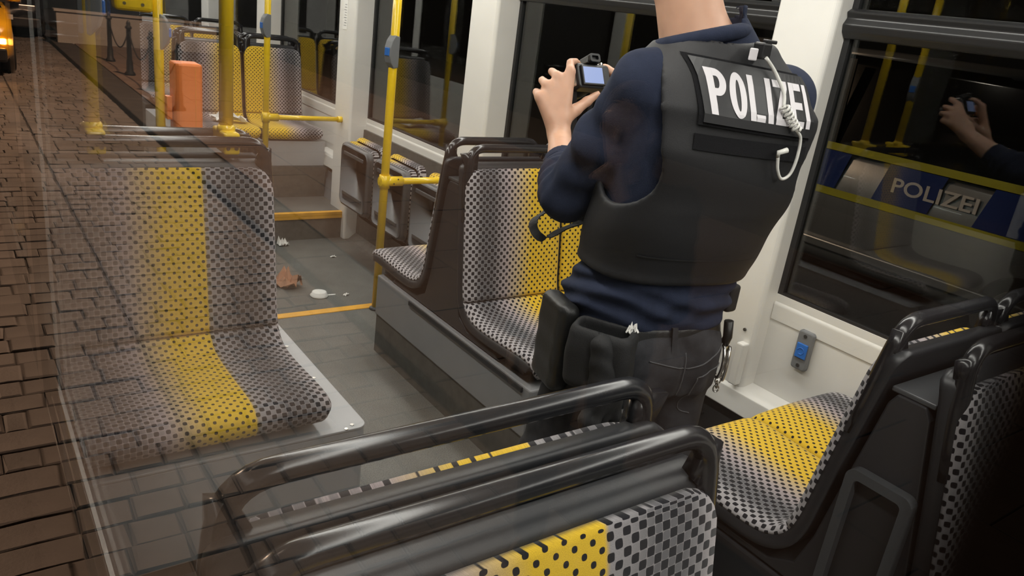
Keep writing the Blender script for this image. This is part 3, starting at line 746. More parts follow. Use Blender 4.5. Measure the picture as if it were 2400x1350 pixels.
def net(name, f, lo, hi, h, mat, parent=None, smooth_it=2):
    V, F = surface_net(f, lo, hi, h)
    for _ in range(smooth_it):
        I = np.concatenate([F[:, a] for a, b in ((0, 1), (1, 2), (2, 3), (3, 0))]+[F[:, b] for a, b in ((0, 1), (1, 2), (2, 3), (3, 0))])
        J = np.concatenate([F[:, b] for a, b in ((0, 1), (1, 2), (2, 3), (3, 0))]+[F[:, a] for a, b in ((0, 1), (1, 2), (2, 3), (3, 0))])
        S = np.stack([np.bincount(I, V[J, k], len(V)) for k in range(3)], 1); C = np.bincount(I, minlength=len(V))
        V = V*0.5+0.5*S/np.maximum(C, 1)[:, None]
    me = bpy.data.meshes.new(name); me.vertices.add(len(V)); me.vertices.foreach_set('co', V.astype(np.float32).ravel())
    me.loops.add(F.size); me.loops.foreach_set('vertex_index', F.astype(np.int32).ravel())
    me.polygons.add(len(F)); me.polygons.foreach_set('loop_start', np.arange(0, F.size, 4, dtype=np.int32))
    me.update(calc_edges=True); me.validate()
    me.polygons.foreach_set('use_smooth', [True]*len(me.polygons)); me.materials.append(M[mat] if isinstance(mat, str) else mat)
    return link(name, me, parent)
A_ = lambda *v: np.array(v, float)
def rc(p, a, b, ra, rb):
    a = np.asarray(a, float); ab = np.asarray(b, float)-a; t = np.clip((p-a)@ab/(ab@ab), 0, 1)
    return np.linalg.norm(p-a-t[:, None]*ab, axis=1)-(ra+(rb-ra)*t)
def ell(p, c, r, R=None):
    q = p-np.asarray(c, float)
    if R is not None: q = q@R
    r = np.asarray(r, float); k = np.linalg.norm(q/r, axis=1); return (k-1)*r.min()
def smin(k, *ds):
    d = ds[0]
    for e in ds[1:]:
        h = np.clip(0.5+0.5*(e-d)/k, 0, 1); d = e*(1-h)+d*h-k*h*(1-h)
    return d
def smax(k, a, b): return -smin(k, -a, -b)
def rbox(p, c, hs, r, R=None):
    q = p-np.asarray(c, float)
    if R is not None: q = q@R
    q = np.abs(q)-(np.asarray(hs)-r); return np.linalg.norm(np.maximum(q, 0), axis=1)+np.minimum(q.max(1), 0)-r
def chain(p, pts, rads, k=0.0):
    d = None
    for i in range(len(pts)-1):
        e = rc(p, pts[i], pts[i+1], rads[i], rads[i+1]); d = e if d is None else (np.minimum(d, e) if k == 0 else smin(k, d, e))
    return d
def column(p, lv, U, Vv, grow=0.0, sup=2.3):
    """elliptic tube through levels (z, cx, cy, a, b)"""
    lv = np.array(lv); z = p[:, 2]; cx, cy, a, b = [np.interp(z, lv[:, 0], lv[:, k]) for k in (1, 2, 3, 4)]
    qx, qy = p[:, 0]-cx, p[:, 1]-cy; u = np.abs(qx*U[0]+qy*U[1]); v = np.abs(qx*Vv[0]+qy*Vv[1]); a = a+grow; b = b+grow
    k = ((u/a)**sup+(v/b)**sup)**(1/sup); return (k-1)*np.minimum(a, b)
def wave(p, d, L, ph=0, wob=3.0):
    d = np.asarray(d, float)/np.linalg.norm(d)
    return np.sin((p@d)*2*PI/L+ph+1.3*np.sin(p[:, 0]*wob*7+ph)+1.1*np.sin(p[:, 1]*wob*9+p[:, 2]*wob*6))

M['skin'] = simple('skin', (0.62, 0.36, 0.245), 0.5, var=0.06, vscale=30)
for _m in ('skin',):
    b_ = M[_m].node_tree.nodes['Principled BSDF']; b_.inputs['Subsurface Weight'].default_value = 0.12; b_.inputs['Subsurface Radius'].default_value = (0.01, 0.004, 0.002); b_.inputs['Subsurface Scale'].default_value = 0.5
M['navy'] = simple('navy_sweatshirt', (0.020, 0.026, 0.050), 0.92, var=0.12, vscale=40, bmp=0.35, bscale=500, spec=0.25)
M['vest'] = simple('black_vest_cloth', (0.0115, 0.0115, 0.0135), 0.6, bmp=0.25, bscale=700)
M['vest_edge'] = simple('vest_binding', (0.010, 0.010, 0.011), 0.7)
M['velcro'] = simple('fleece_strip', (0.019, 0.019, 0.021), 1.0, bmp=1.0, bscale=900, spec=0.1)
M['patch'] = simple('patch_rubber', (0.020, 0.020, 0.022), 0.45)
M['reflective'] = simple('silver_lettering', (0.74, 0.71, 0.74), 0.5)
M['denim'] = simple('black_denim', (0.036, 0.036, 0.040), 0.9, var=0.4, vscale=18, bmp=0.4, bscale=900, spec=0.2)
M['leather'] = simple('black_leather', (0.010, 0.010, 0.010), 0.42, bmp=0.2, bscale=300)
M['cordura'] = simple('black_pouch_cloth', (0.012, 0.012, 0.013), 0.75, bmp=0.4, bscale=600)
M['hair'] = simple('short_brown_hair', (0.05, 0.032, 0.02), 0.75, bmp=0.8, bscale=350)
M['screen'] = simple('camera_screen', (0.02, 0.02, 0.03), 0.2, emit=(0.42, 0.52, 0.88), es=0.95)
M['clear'] = simple('clear_tube', (0.75, 0.74, 0.70), 0.25)

# ---- officer: faces along the tram, seen from behind and his left
YAW = math.radians(14); U_ = A_(math.cos(YAW), -math.sin(YAW)); V_f = A_(math.sin(YAW), math.cos(YAW))
TOR = [(0.80, 1.262, 1.135, 0.178, 0.120), (0.88, 1.263, 1.135, 0.182, 0.126), (0.97, 1.262, 1.140, 0.166, 0.112), (1.08, 1.272, 1.118, 0.160, 0.106), (1.22, 1.282, 1.090, 0.178, 0.116),
       (1.34, 1.286, 1.078, 0.194, 0.120), (1.42, 1.283, 1.075, 0.192, 0.110), (1.48, 1.276, 1.078, 0.150, 0.086), (1.53, 1.262, 1.082, 0.095, 0.070), (1.60, 1.24, 1.09, 0.05, 0.05)]
SL, EL, WL = A_(1.122, 1.122, 1.446), A_(1.118, 1.300, 1.178), A_(1.258, 1.525, 1.262)
SR, ER, WR = A_(1.442, 1.036, 1.448), A_(1.560, 1.235, 1.205), A_(1.500, 1.500, 1.310)
CAMC = A_(1.393, 1.600, 1.408)
off = thing('person', 'police officer seen from behind in navy sweater, black vest and dark jeans, holding a camera', 'person', (1.26, 1.13, 0.0))
def oo(o): o.matrix_parent_inverse = Matrix.Translation((-1.26, -1.13, 0.0)); return o
# body: head, neck, forearms and hands (one continuous mesh with the covered torso and legs kept slim inside the clothes)
HEAD = A_(1.170, 1.165, 1.735)
def fingers_L():
    K = [A_(1.300, 1.572, 1.424), A_(1.268, 1.582, 1.408), A_(1.240, 1.584, 1.384), A_(1.217, 1.578, 1.355)]
    ch = []
    ch.append(([K[0], K[0]+A_(0.018, 0.028, 0.020), K[0]+A_(0.052, 0.046, 0.022), K[0]+A_(0.075, 0.052, 0.010)], [0.0125, 0.0105, 0.0095, 0.008]))
    for i, k in enumerate(K[1:]):
        s = (1.0, 0.95, 0.8)[i]
        ch.append(([k, k+A_(0.014, 0.044*s, 0.008), k+A_(0.048*s, 0.062*s, 0.0), k+A_(0.072*s, 0.050*s, -0.006)], [0.0125, 0.0105, 0.0095, 0.0080]))
    return K, ch
def fingers_R():
    K = [A_(1.478, 1.585, 1.420), A_(1.495, 1.592, 1.398), A_(1.508, 1.592, 1.372), A_(1.515, 1.582, 1.345)]
    ch = []
    for i, k in enumerate(K):
        s = (1, 1, .95, .8)[i]; up = 0.012 if i == 0 else 0.0
        ch.append(([k, k+A_(-0.012, 0.042*s, 0.006+up), k+A_(-0.046*s, 0.060*s, up), k+A_(-0.070*s, 0.048*s, -0.006+up)], [0.0125, 0.0105, 0.0095, 0.0080]))
    return K, ch
KL, CHL = fingers_L(); KR, CHR = fingers_R()
def hand(p, W, K, ch, th):
    pal = None
    for i, k in enumerate(K):
        e = rc(p, W+(k-W)*0.12, k, 0.021, 0.0135); pal = e if pal is None else smin(0.016, pal, e)
    d = pal
    for pts, r in ch: d = smin(0.006, d, chain(p, pts, r))
    t = chain(p, th, [0.020, 0.0155, 0.0125, 0.0095], 0.008)
    return smin(0.012, d, t)
TH_L = [WL+A_(0.012, 0.012, 0.045), A_(1.322, 1.555, 1.330), A_(1.362, 1.562, 1.352), A_(1.398, 1.566, 1.372)]
TH_R = [WR+A_(-0.010, 0.010, 0.035), A_(1.468, 1.555, 1.345), A_(1.448, 1.560, 1.362), A_(1.428, 1.563, 1.378)]
def f_body(p):
    d = rc(p, (1.238, 1.09, 1.48), (1.193, 1.13, 1.635), 0.074, 0.062)
    d = smin(0.05, d, ell(p, HEAD+A_(0, -0.005, 0.02), (0.078, 0.098, 0.105)))
    d = smin(0.02, d, rc(p, HEAD+A_(-0.01, 0.05, -0.085), HEAD+A_(0.0, 0.0, -0.05), 0.042, 0.062))
    d = smin(0.02, d, ell(p, HEAD+A_(-0.005, 0.078, -0.100), (0.026, 0.020, 0.018)))
    d = smin(0.012, d, rc(p, HEAD+A_(-0.005, 0.098, 0.005), HEAD+A_(-0.005, 0.113, -0.030), 0.010, 0.015))
    for s in (-1, 1): d = smin(0.008, d, ell(p, HEAD+A_(s*0.078, 0.005, -0.012), (0.009, 0.018, 0.030)))
    d = smin(0.014, d, rc(p, HEAD+A_(-0.047, 0.080, 0.028), HEAD+A_(0.047, 0.080, 0.028), 0.012, 0.012))
    for s in (-1, 1):
        d = smax(0.010, d, -ell(p, HEAD+A_(s*0.032, 0.098, 0.005), (0.015, 0.012, 0.007)))
        d = smin(0.006, d, rc(p, HEAD+A_(s*0.045, 0.062, -0.025), HEAD+A_(s*0.040, 0.055, -0.05), 0.022, 0.022))
    d = smin(0.004, d, ell(p, HEAD+A_(-0.003, 0.094, -0.060), (0.023, 0.010, 0.005))); d = smin(0.004, d, ell(p, HEAD+A_(-0.003, 0.093, -0.070), (0.020, 0.010, 0.005)))
    d = smin(0.05, d, rc(p, (1.26, 1.09, 1.49), (1.28, 1.10, 1.20), 0.075, 0.10))
    for S, E, Wr in ((SL, EL, WL), (SR, ER, WR)):
        d = smin(0.03, d, chain(p, [A_(1.27, 1.09, 1.43), S, E], [0.06, 0.045, 0.038]))
        d = smin(0.02, d, chain(p, [E, E+(Wr-E)*0.35, Wr], [0.040, 0.043, 0.0285]))
    d = smin(0.014, d, hand(p, WL, KL, CHL, TH_L)); d = smin(0.014, d, hand(p, WR, KR, CHR, TH_R))
    return d
oo(net('body', f_body, (1.02, 0.96, 1.10), (1.64, 1.70, 1.88), 0.0052, 'skin', off, 2))
def f_hair(p):
    d = ell(p, HEAD+A_(0, -0.010, 0.022), (0.086, 0.104, 0.112))
    d = np.maximum(d, -ell(p, HEAD+A_(0, 0.12, -0.06), (0.12, 0.12, 0.135)))
    d = smax(0.01, d, (HEAD[2]-0.075)-p[:, 2]+0.3*(p[:, 1]-HEAD[1])*0)
    for s in (-1, 1): d = np.maximum(d, -ell(p, HEAD+A_(s*0.085, 0.012, -0.02), (0.03, 0.03, 0.042)))
    return np.maximum(d, -ell(p, HEAD+A_(0, -0.005, 0.02), (0.074, 0.094, 0.101)))
M['eye'] = simple('eye_white', (0.7, 0.68, 0.65), 0.2); M['iris'] = simple('iris', (0.05, 0.03, 0.02), 0.2); M['brow'] = M['hair']
for s in (-1, 1):
    e_ = lathe('eye', [(0.0006, -0.0115)]+[(0.0118*math.cos(a), 0.0118*math.sin(a)) for a in np.linspace(-1.3, 1.3, 9)]+[(0.0006, 0.0117)], 'eye', off, 14, tuple(HEAD+A_(s*0.032, 0.0765, 0.006))); oo(e_)
    ir = tube('iris', [HEAD+A_(s*0.032, 0.0865, 0.005), HEAD+A_(s*0.032, 0.0888, 0.005)], [0.0060, 0.0048], 'iris', off, 12); oo(ir)
    br = tube('eyebrow', [HEAD+A_(s*0.014, 0.0935, 0.027), HEAD+A_(s*0.032, 0.0925, 0.032), HEAD+A_(s*0.050, 0.083, 0.028)], [0.003, 0.0042, 0.0025], 'brow', off, 8); oo(br)
oo(net('hair', f_hair, HEAD-0.14, HEAD+0.16, 0.006, 'hair', off, 1))
# sweater
CUFF = EL+(WL-EL)*0.47
CUFFR = ER+(WR-ER)*0.47
LEGR, LEGL = [A_(1.352, 1.108, 0.86), A_(1.365, 1.085, 0.50), A_(1.372, 1.045, 0.09)], [A_(1.165, 1.155, 0.86), A_(1.118, 1.225, 0.50), A_(1.085, 1.215, 0.09)]
def f_sw(p):
    d = column(p, TOR, U_, V_f, 0.010)
    d = smax(0.012, d, 0.942-p[:, 2])
    hem = np.exp(-((p[:, 2]-0.998)/0.055)**2)
    d = d-0.016*hem
    d = d-0.0055*hem*(wave(p, (0.25, 0.1, 1), 0.043, 0.5, 2.3)+0.6*wave(p, (-0.5, 0.2, 1), 0.06, 1.5, 3.1))
    for S, E, C, s in ((SL, EL, CUFF, 1), (SR, ER, CUFFR, -1)):
        arm = chain(p, [A_(1.28-s*0.10, 1.085, 1.44), S, S+(E-S)*0.5, E], [0.066, 0.063, 0.060, 0.057], 0.03)
        fa = chain(p, [E, E+(C-E)*0.5, C], [0.058, 0.058, 0.046], 0.02)
        ax = (C-E)/np.linalg.norm(C-E); t = (p-E)@ax; L = np.linalg.norm(C-E)
        fa = np.maximum(fa, t-L)
        a = smin(0.03, arm, fa)
        w = np.exp(-(np.linalg.norm(p-(E*0.6+C*0.4), axis=1)/0.085)**2)
        a = a-0.0065*w*wave(p, ax*1.0+A_(0.2, 0, 0.1), 0.034, 1.0, 1.4)-0.0042*wave(p, (E-S)+A_(.3, .1, 0), 0.07, 2.0, 1.5)*np.exp(-(np.linalg.norm(p-(S*0.45+E*0.55), axis=1)/0.17)**2)-0.0035*wave(p, A_(0.9, 0.2, 0.5), 0.055, 0.4, 1.1)*np.exp(-(np.linalg.norm(p-(S*0.75+E*0.25), axis=1)/0.10)**2)
        d = smin(0.035, d, a)
    # neckline
    d = smax(0.006, d, -rc(p, (1.225, 1.10, 1.575), (1.185, 1.14, 1.72), 0.078, 0.12))
    return d
oo(net('sweater', f_sw, (0.98, 0.90, 0.93), (1.68, 1.50, 1.62), 0.0058, 'navy', off, 1))
M['cuff'] = M['navy']
def ringtube(name, c, ax, r, th, mat, L=0.03):
    ax = ax/np.linalg.norm(ax)
    return lambda p: np.maximum(np.abs((p-c)@ax)-L/2, np.abs(np.linalg.norm((p-c)-((p-c)@ax)[:, None]*ax, axis=1)-r)-th)
for C, E in ((CUFF, EL), (CUFFR, ER)):
    ax = C-E; f = ringtube('cuff', C+0.004*ax/np.linalg.norm(ax), ax, 0.043, 0.005, 'navy', 0.030)
    oo(net('sleeve_cuff', f, C-0.075, C+0.075, 0.004, 'navy', off, 1))
def f_col(p):
    c = A_(1.228, 1.098, 1.545); ax = A_(-0.20, 0.24, 0.95); ax /= np.linalg.norm(ax)
    q = p-c; t = q@ax; r = np.linalg.norm(q-t[:, None]*ax, axis=1); return np.hypot((r-0.080)*0.7, t*0.8)-0.0125
oo(net('collar', f_col, (1.08, 0.98, 1.45), (1.34, 1.24, 1.66), 0.0045, 'navy', off, 1))
# vest
def f_vest(p):
    base = column(p, TOR, U_, V_f, 0.034, 2.5)
    d = np.maximum(base, -(column(p, TOR, U_, V_f, 0.013, 2.4)))
    d = smax(0.012, d, (1.052+0.03*np.clip((p-A_(1.27, 1.1, 0))[:, :2]@V_f*4, -1, 1)*0)-p[:, 2])
    for S, s in ((SL, -1), (SR, 1)):
        # armhole: open from the shoulder down to the ribs
        o3 = A_(U_[0]*s, U_[1]*s, 0)
        a = rc(p, S+o3*0.070+A_(0, -0.012, 0.06), S+o3*0.035+A_(0, -0.02, -0.13), 0.066, 0.100)
        d = smax(0.008, d, -a)
    d = smax(0.01, d, -rc(p, (1.236, 1.088, 1.545), (1.20, 1.12, 1.72), 0.086, 0.20))
    d = smax(0.01, d, p[:, 2]-1.552)
    d = d-0.0022*wave(p, (0.2, 0.1, 1), 0.16, 0.3, 0.8)
    return d
vest = oo(net('vest', f_vest, (1.02, 0.88, 0.98), (1.56, 1.32, 1.60), 0.0056, 'vest', off, 2))
# point on the back of the vest: s metres along the back from the spine, height z
def back_pt(s, z, out=0.0):
    lv = np.array(TOR); cx, cy, a, b = [np.interp(z, lv[:, 0], lv[:, k]) for k in (1, 2, 3, 4)]
    a += 0.034; b += 0.034; u = s
    for _ in range(6):
        pass
    u = max(-a*0.98, min(a*0.98, u)); v = -b*(1-(abs(u)/a)**2.5)**(1/2.5)
    eps = 1e-3; u2 = u+eps; v2 = -b*(1-(min(.999, abs(u2)/a))**2.5)**(1/2.5)
    t = A_(u2-u, v2-v); t /= np.linalg.norm(t); nrm = A_(t[1], -t[0])
    u, v = u+nrm[0]*out, v+nrm[1]*out
    q = A_(cx, cy)+U_*u+V_f*v
    return A_(q[0], q[1], z)
def back_sheet(name, s0, s1, z0, z1, out, th, mat, nu=24, nv=8, shear=0.0, parent=off):
    V, F = [], []
    for L in (out+th, out):
        for i in range(nu):
            for j in range(nv):
                s = s0+(s1-s0)*i/(nu-1); z = z0+(z1-z0)*j/(nv-1)+shear*(s-(s0+s1)/2); V.append(back_pt(s, z, L))
    N_ = nu*nv
    for i in range(nu-1):
        for j in range(nv-1):
            a = i*nv+j; F.append((a, a+nv, a+nv+1, a+1)); F.append((N_+a, N_+a+1, N_+a+nv+1, N_+a+nv))
    for i in range(nu-1):
        for j in (0, nv-1):
            a = i*nv+j; q = (a, N_+a, N_+a+nv, a+nv); F.append(q if j == 0 else q[::-1])
    for j in range(nv-1):
        for i in (0, nu-1):
            a = i*nv+j; q = (a, a+1, N_+a+1, N_+a); F.append(q if i == 0 else q[::-1])
    return oo(mk(name, V, F, mat, parent, False))
PS0, PS1, PZ0, PZ1 = -0.118, 0.140, 1.395, 1.507
pb = back_sheet('patch_backing', PS0-0.008, PS1, PZ0-0.006, PZ1+0.004, 0.002, 0.004, 'velcro', shear=-0.06)
pt = back_sheet('back_patch', PS0, PS1, PZ0, PZ1, 0.007, 0.004, 'patch', shear=-0.06)
back_sheet('velcro_strip', PS0-0.01, PS1, 1.345, 1.375, 0.001, 0.003, 'velcro', shear=-0.04)
back_sheet('seam', -0.15, 0.15, 1.118, 1.121, 0.0005, 0.002, 'vest_edge')
# lettering on the patch
def text_mesh(s, size, width, res=3, bold=0.0):
    cu = bpy.data.curves.new('lettering', 'FONT'); cu.body = s; cu.size = size; cu.resolution_u = res; cu.offset = bold; cu.fill_mode = 'FRONT'
    ob = bpy.data.objects.new('lettering', cu); COL.objects.link(ob)
    dg = bpy.context.evaluated_depsgraph_get(); me = bpy.data.meshes.new_from_object(ob.evaluated_get(dg))
    bpy.data.objects.remove(ob); bpy.data.curves.remove(cu)
    bm = bmesh.new(); bm.from_mesh(me); bpy.data.meshes.remove(me)
    bmesh.ops.subdivide_edges(bm, edges=[e for e in bm.edges if e.calc_length() > size*0.2], cuts=3, use_grid_fill=False)
    bmesh.ops.triangulate(bm, faces=bm.faces[:])
    V = np.array([v.co[:] for v in bm.verts]); F = [tuple(v.index for v in f.verts) for f in bm.faces]; bm.free()
    V -= V.min(0); V[:, 0] *= width/V[:, 0].max(); return V, F
def block_letters(word, lw, lh, st, gap):
    """bold condensed capitals P O L I Z E as finely divided quads; returns verts (x, y), faces, width"""
    V, F = [], []
    def quad(a, b, c, d, nu=5, nv=5):
        b0 = len(V); a, b, c, d = map(np.array, (a, b, c, d))
        for i in range(nu+1):
            for j in range(nv+1):
                s, t = i/nu, j/nv; V.append(tuple((1-s)*(1-t)*a+s*(1-t)*b+s*t*c+(1-s)*t*d))
        for i in range(nu):
            for j in range(nv): k = b0+i*(nv+1)+j; F.append((k, k+nv+1, k+nv+2, k+1))
    def rect(x0, y0, x1, y1): quad((x0, y0), (x1, y0), (x1, y1), (x0, y1))
    def ringarc(cx, cy, rx, ry, a0, a1, n=18):
        for k in range(n):
            p, q = a0+(a1-a0)*k/n, a0+(a1-a0)*(k+1)/n
            P = lambda t, f: (cx+(rx-f*st)*math.cos(t), cy+(ry-f*st*0.85)*math.sin(t))
            quad(P(p, 1), P(p, 0), P(q, 0), P(q, 1), 2, 1)
    x = 0.0; H = lh; hb = st*0.85
    for ch in word:
        w = lw if ch != 'I' else st
        if ch == 'P':
            rect(x, 0, x+st, H); m = H*0.42; r = (H-m)/2
            rect(x+st, H-hb, x+w*0.5, H); rect(x+st, m, x+w*0.5, m+hb); ringarc(x+w*0.5, m+r, w*0.5, r, -PI/2, PI/2)
        elif ch == 'O':
            ringarc(x+w/2, H*0.5, w/2, H/2, 0, 2*PI, 36)
        elif ch == 'L': rect(x, 0, x+st, H); rect(x+st, 0, x+w*0.95, hb)
        elif ch == 'I': rect(x, 0, x+st, H)
        elif ch == 'Z':
            rect(x, 0, x+w, hb); rect(x, H-hb, x+w, H); quad((x, hb), (x+st*1.15, hb), (x+w, H-hb), (x+w-st*1.15, H-hb))
        elif ch == 'E':
            rect(x, 0, x+st, H)
            for y in (0, H/2-hb/2, H-hb): rect(x+st, y, x+w*0.95, y+hb)
        x += w+gap
    return np.array(V), F, x-gap
def polizei_back():
    V, F, wd = block_letters('POLIZEI', 0.041, 0.080, 0.0150, 0.0060); V[:, 0] *= 0.232/wd
    out = []
    for x, y in V:
        s = PS0+0.013+x; z = PZ0+0.017+y-0.06*(s-(PS0+PS1)/2); out.append(back_pt(s, z, 0.0118))
    return oo(mk('lettering', out, F, 'reflective', off))
polizei_back()
# trousers, belt, boots
def f_leg(p, leg, s):
    d = chain(p, leg, [0.100, 0.078, 0.066], 0.03)
    kn = np.exp(-(np.linalg.norm(p-leg[1], axis=1)/0.12)**2); lo_ = np.exp(-((p[:, 2]-0.17)/0.10)**2)
    return d-0.004*kn*wave(p, (0.3, 0.3, 1), 0.05, s, 1.2)-0.005*lo_*wave(p, (0.1, 0.1, 1), 0.06, s, 1.0)
def f_jean(p):
    d = column(p, TOR, U_, V_f, 0.004); d = np.maximum(d, np.maximum(p[:, 2]-0.975, 0.80-p[:, 2]))
    bt = [A_(1.312, 1.062, 0.855), A_(1.215, 1.088, 0.855)]
    for b in bt: d = smin(0.05, d, ell(p, b, (0.095, 0.085, 0.10)))
    for leg, s in ((LEGR, 0.4), (LEGL, 1.7)): d = smin(0.035, d, f_leg(p, leg, s))
    d = d+0.006*np.exp(-(((p-A_(1.262, 1.0, 0.86))[:, :2]@U_)/0.007)**2)*(p[:, 1] < 1.1)*(p[:, 2] < 0.92)
    d = d-0.0025*wave(p, (1, 0.2, 0.4), 0.06, 0.7, 1.0)*np.exp(-((p[:, 2]-0.80)/0.07)**2)
    return np.maximum(d, 0.055-p[:, 2])
oo(net('jeans', f_jean, (0.98, 0.94, 0.04), (1.50, 1.36, 1.00), 0.0068, 'denim', off, 1))
def hip_pt(s, z, out):
    lv = np.array(TOR); cx, cy, a, b = [np.interp(z, lv[:, 0], lv[:, k]) for k in (1, 2, 3, 4)]
    th = s; u = (a+out)*math.sin(th); v = -(b+out)*math.cos(th); q = A_(cx, cy)+U_*u+V_f*v; return A_(q[0], q[1], z)
def f_belt(p):
    d = column(p, TOR, U_, V_f, 0.017, 2.3); d = np.maximum(d, -column(p, TOR, U_, V_f, 0.006, 2.3)); return smax(0.004, d, np.abs(p[:, 2]-0.928)-0.021)
oo(net('belt', f_belt, (1.03, 0.95, 0.88), (1.50, 1.34, 0.97), 0.0045, 'leather', off, 1))
def hip_strip(name, s0, s1, z0, z1, out, th, mat, nu=10, nv=4):
    V, F = [], []
    for L in (out+th, out):
        for i in range(nu):
            for j in range(nv): V.append(hip_pt(s0+(s1-s0)*i/(nu-1), z0+(z1-z0)*j/(nv-1), L))
    N_ = nu*nv
    for i in range(nu-1):
        for j in range(nv-1):
            a = i*nv+j; F.append((a, a+nv, a+nv+1, a+1)); F.append((N_+a, N_+a+1, N_+a+nv+1, N_+a+nv))
    for i in range(nu-1):
        for j in (0, nv-1):
            a = i*nv+j; q = (a, N_+a, N_+a+nv, a+nv); F.append(q if j == 0 else q[::-1])
    for j in range(nv-1):
        for i in (0, nu-1):
            a = i*nv+j; q = (a, a+1, N_+a+1, N_+a); F.append(q if i == 0 else q[::-1])
    return oo(mk(name, V, F, mat, off))
for s in (0.0, 0.9, -0.9): hip_strip('belt_loop', s-0.035, s+0.035, 0.895, 0.955, 0.019, 0.005, 'denim', 4, 5)
for leg, nm in ((LEGR, 'r'), (LEGL, 'l')):
    a = leg[2]
    def f_boot(p, a=a):
        d = smin(0.03, rc(p, a+A_(0, -0.03, -0.045), a+A_(0.03, 0.15, -0.052), 0.042, 0.036), rc(p, a+A_(0, 0, -0.03), a+A_(0, 0, 0.05), 0.052, 0.055)); return np.maximum(d, 0.0015-p[:, 2])
    oo(net('boot', f_boot, a-A_(0.09, 0.12, 0.10), a+A_(0.13, 0.24, 0.10), 0.008, 'leather', off, 1))
# holster and pouch on the left hip, radio case on the right hip
def f_hol(p):
    c = hip_pt(-1.62, 0.905, 0.035); R = np.array([[U_[0], V_f[0], 0], [U_[1], V_f[1], 0], [0, 0, 1]])
    d = rbox(p, c+A_(0, 0, -0.035), (0.026, 0.062, 0.105), 0.022, R); return d-0.001*wave(p, (0, 0, 1), 0.06, 0, 1)
oo(net('holster', f_hol, (0.94, 1.02, 0.70), (1.16, 1.32, 1.04), 0.006, 'leather', off, 1))
def f_pou(p):
    c = hip_pt(-0.82, 0.885, 0.045); R = np.array([[math.cos(-.82+YAW*0-0.24), 0.0, 0], [0, 0, 0], [0, 0, 1]])
    a = -0.82; n2 = U_*math.sin(a)-V_f*math.cos(a); t2 = A_(-n2[1], n2[0]); R = np.array([[t2[0], n2[0], 0], [t2[1], n2[1], 0], [0, 0, 1]])
    d = rbox(p, c+A_(0, 0, 0.0), (0.072, 0.040, 0.075), 0.024, R); d = smax(0.008, d, -rbox(p, c+A_(0, 0, 0.075), (0.052, 0.022, 0.045), 0.01, R))
    return d-0.0018*wave(p, (0.8, 0.3, 1), 0.09, 1.0, 1.2)
pou = oo(net('belt_pouch', f_pou, (0.98, 0.88, 0.76), (1.28, 1.20, 1.02), 0.006, 'cordura', off, 1))
def f_rad(p):
    c = hip_pt(1.42, 0.985, 0.038); return rbox(p, c, (0.018, 0.03, 0.034), 0.008)
oo(net('belt_case', f_rad, (1.40, 0.98, 0.92), (1.60, 1.20, 1.05), 0.004, 'cordura', off, 0))
# jeans details: stitched yoke, pocket
def hip_line(name, pts, out, r=0.0014, mat='denim_stitch'):
    return oo(tube(name, [hip_pt(s, z, out) for s, z in pts], r, mat, off, 6))
M['denim_stitch'] = simple('grey_stitching', (0.075, 0.075, 0.08), 0.9)
def on_jeans(x, z, y0=0.90):
    # walk towards the back of the jeans until the surface is met
    ys = np.linspace(y0, 1.2, 301); P = np.stack([np.full(301, x), ys, np.full(301, z)], 1); d = f_jean(P); k = int(np.argmax(d < 0)) if (d < 0).any() else 150
    return A_(x, ys[k]-0.0012, z)
def jean_line(name, pts):
    Q = catmull([(a, b, 0) for a, b in pts], 22); return oo(tube(name, [on_jeans(a, b) for a, b, _ in Q], 0.0016, 'denim_stitch', off, 6))
jean_line('yoke_seam', [(1.262, 0.862), (1.31, 0.872), (1.36, 0.886), (1.405, 0.892)]); jean_line('yoke_seam', [(1.262, 0.862), (1.22, 0.872), (1.17, 0.884)])
jean_line('pocket_seam', [(1.300, 0.838), (1.345, 0.846), (1.392, 0.850)]); jean_line('pocket_seam', [(1.300, 0.838), (1.302, 0.78), (1.312, 0.735), (1.342, 0.722)])
jean_line('centre_seam', [(1.262, 0.898), (1.263, 0.84), (1.264, 0.79)])

# gloves stuffed in the pouch
def f_glove(p):
    c = hip_pt(-0.72, 0.80, 0.072); d = None
    d = smin(0.02, rc(p, c+A_(-0.02, 0, 0.13), c+A_(0, -0.01, 0.02), 0.024, 0.034), rc(p, c+A_(0.02, 0, 0.06), c+A_(0.02, -0.005, 0.0), 0.03, 0.03))
    for i, (dx, dz, l) in enumerate(((-0.045, 0.0, 0.075), (-0.018, -0.012, 0.085), (0.010, -0.012, 0.08), (0.038, 0.0, 0.068))):
        q = c+A_(dx*0.7, -0.008-0.01*(i % 2), 0.005); d = smin(0.01, d, chain(p, [q, q+A_(dx*0.35, -0.004, -l*0.55), q+A_(dx*0.2+0.006, 0.004, -l)], [0.013, 0.0125, 0.010]))
    d = smin(0.01, d, chain(p, [c+A_(0.05, 0, 0.03), c+A_(0.075, -0.005, 0.01), c+A_(0.07, 0, -0.03)], [0.014, 0.013, 0.011]))
    return d-0.0014*wave(p, (0.6, 0.2, 1), 0.04, 0, 2.6)
gl = net('glove', f_glove, (1.00, 0.86, 0.66), (1.32, 1.12, 1.00), 0.0055, 'cordura', None, 1)
tag(gl, 'black glove hanging from the pouch on the officer\'s belt', 'glove')
tis = crumple('paper_tissue', 'white paper sticking out of the belt pouch', tuple(hip_pt(-0.52, 0.948, 0.050)), 0.026, 0.016, 0.022, 'paper', 11)
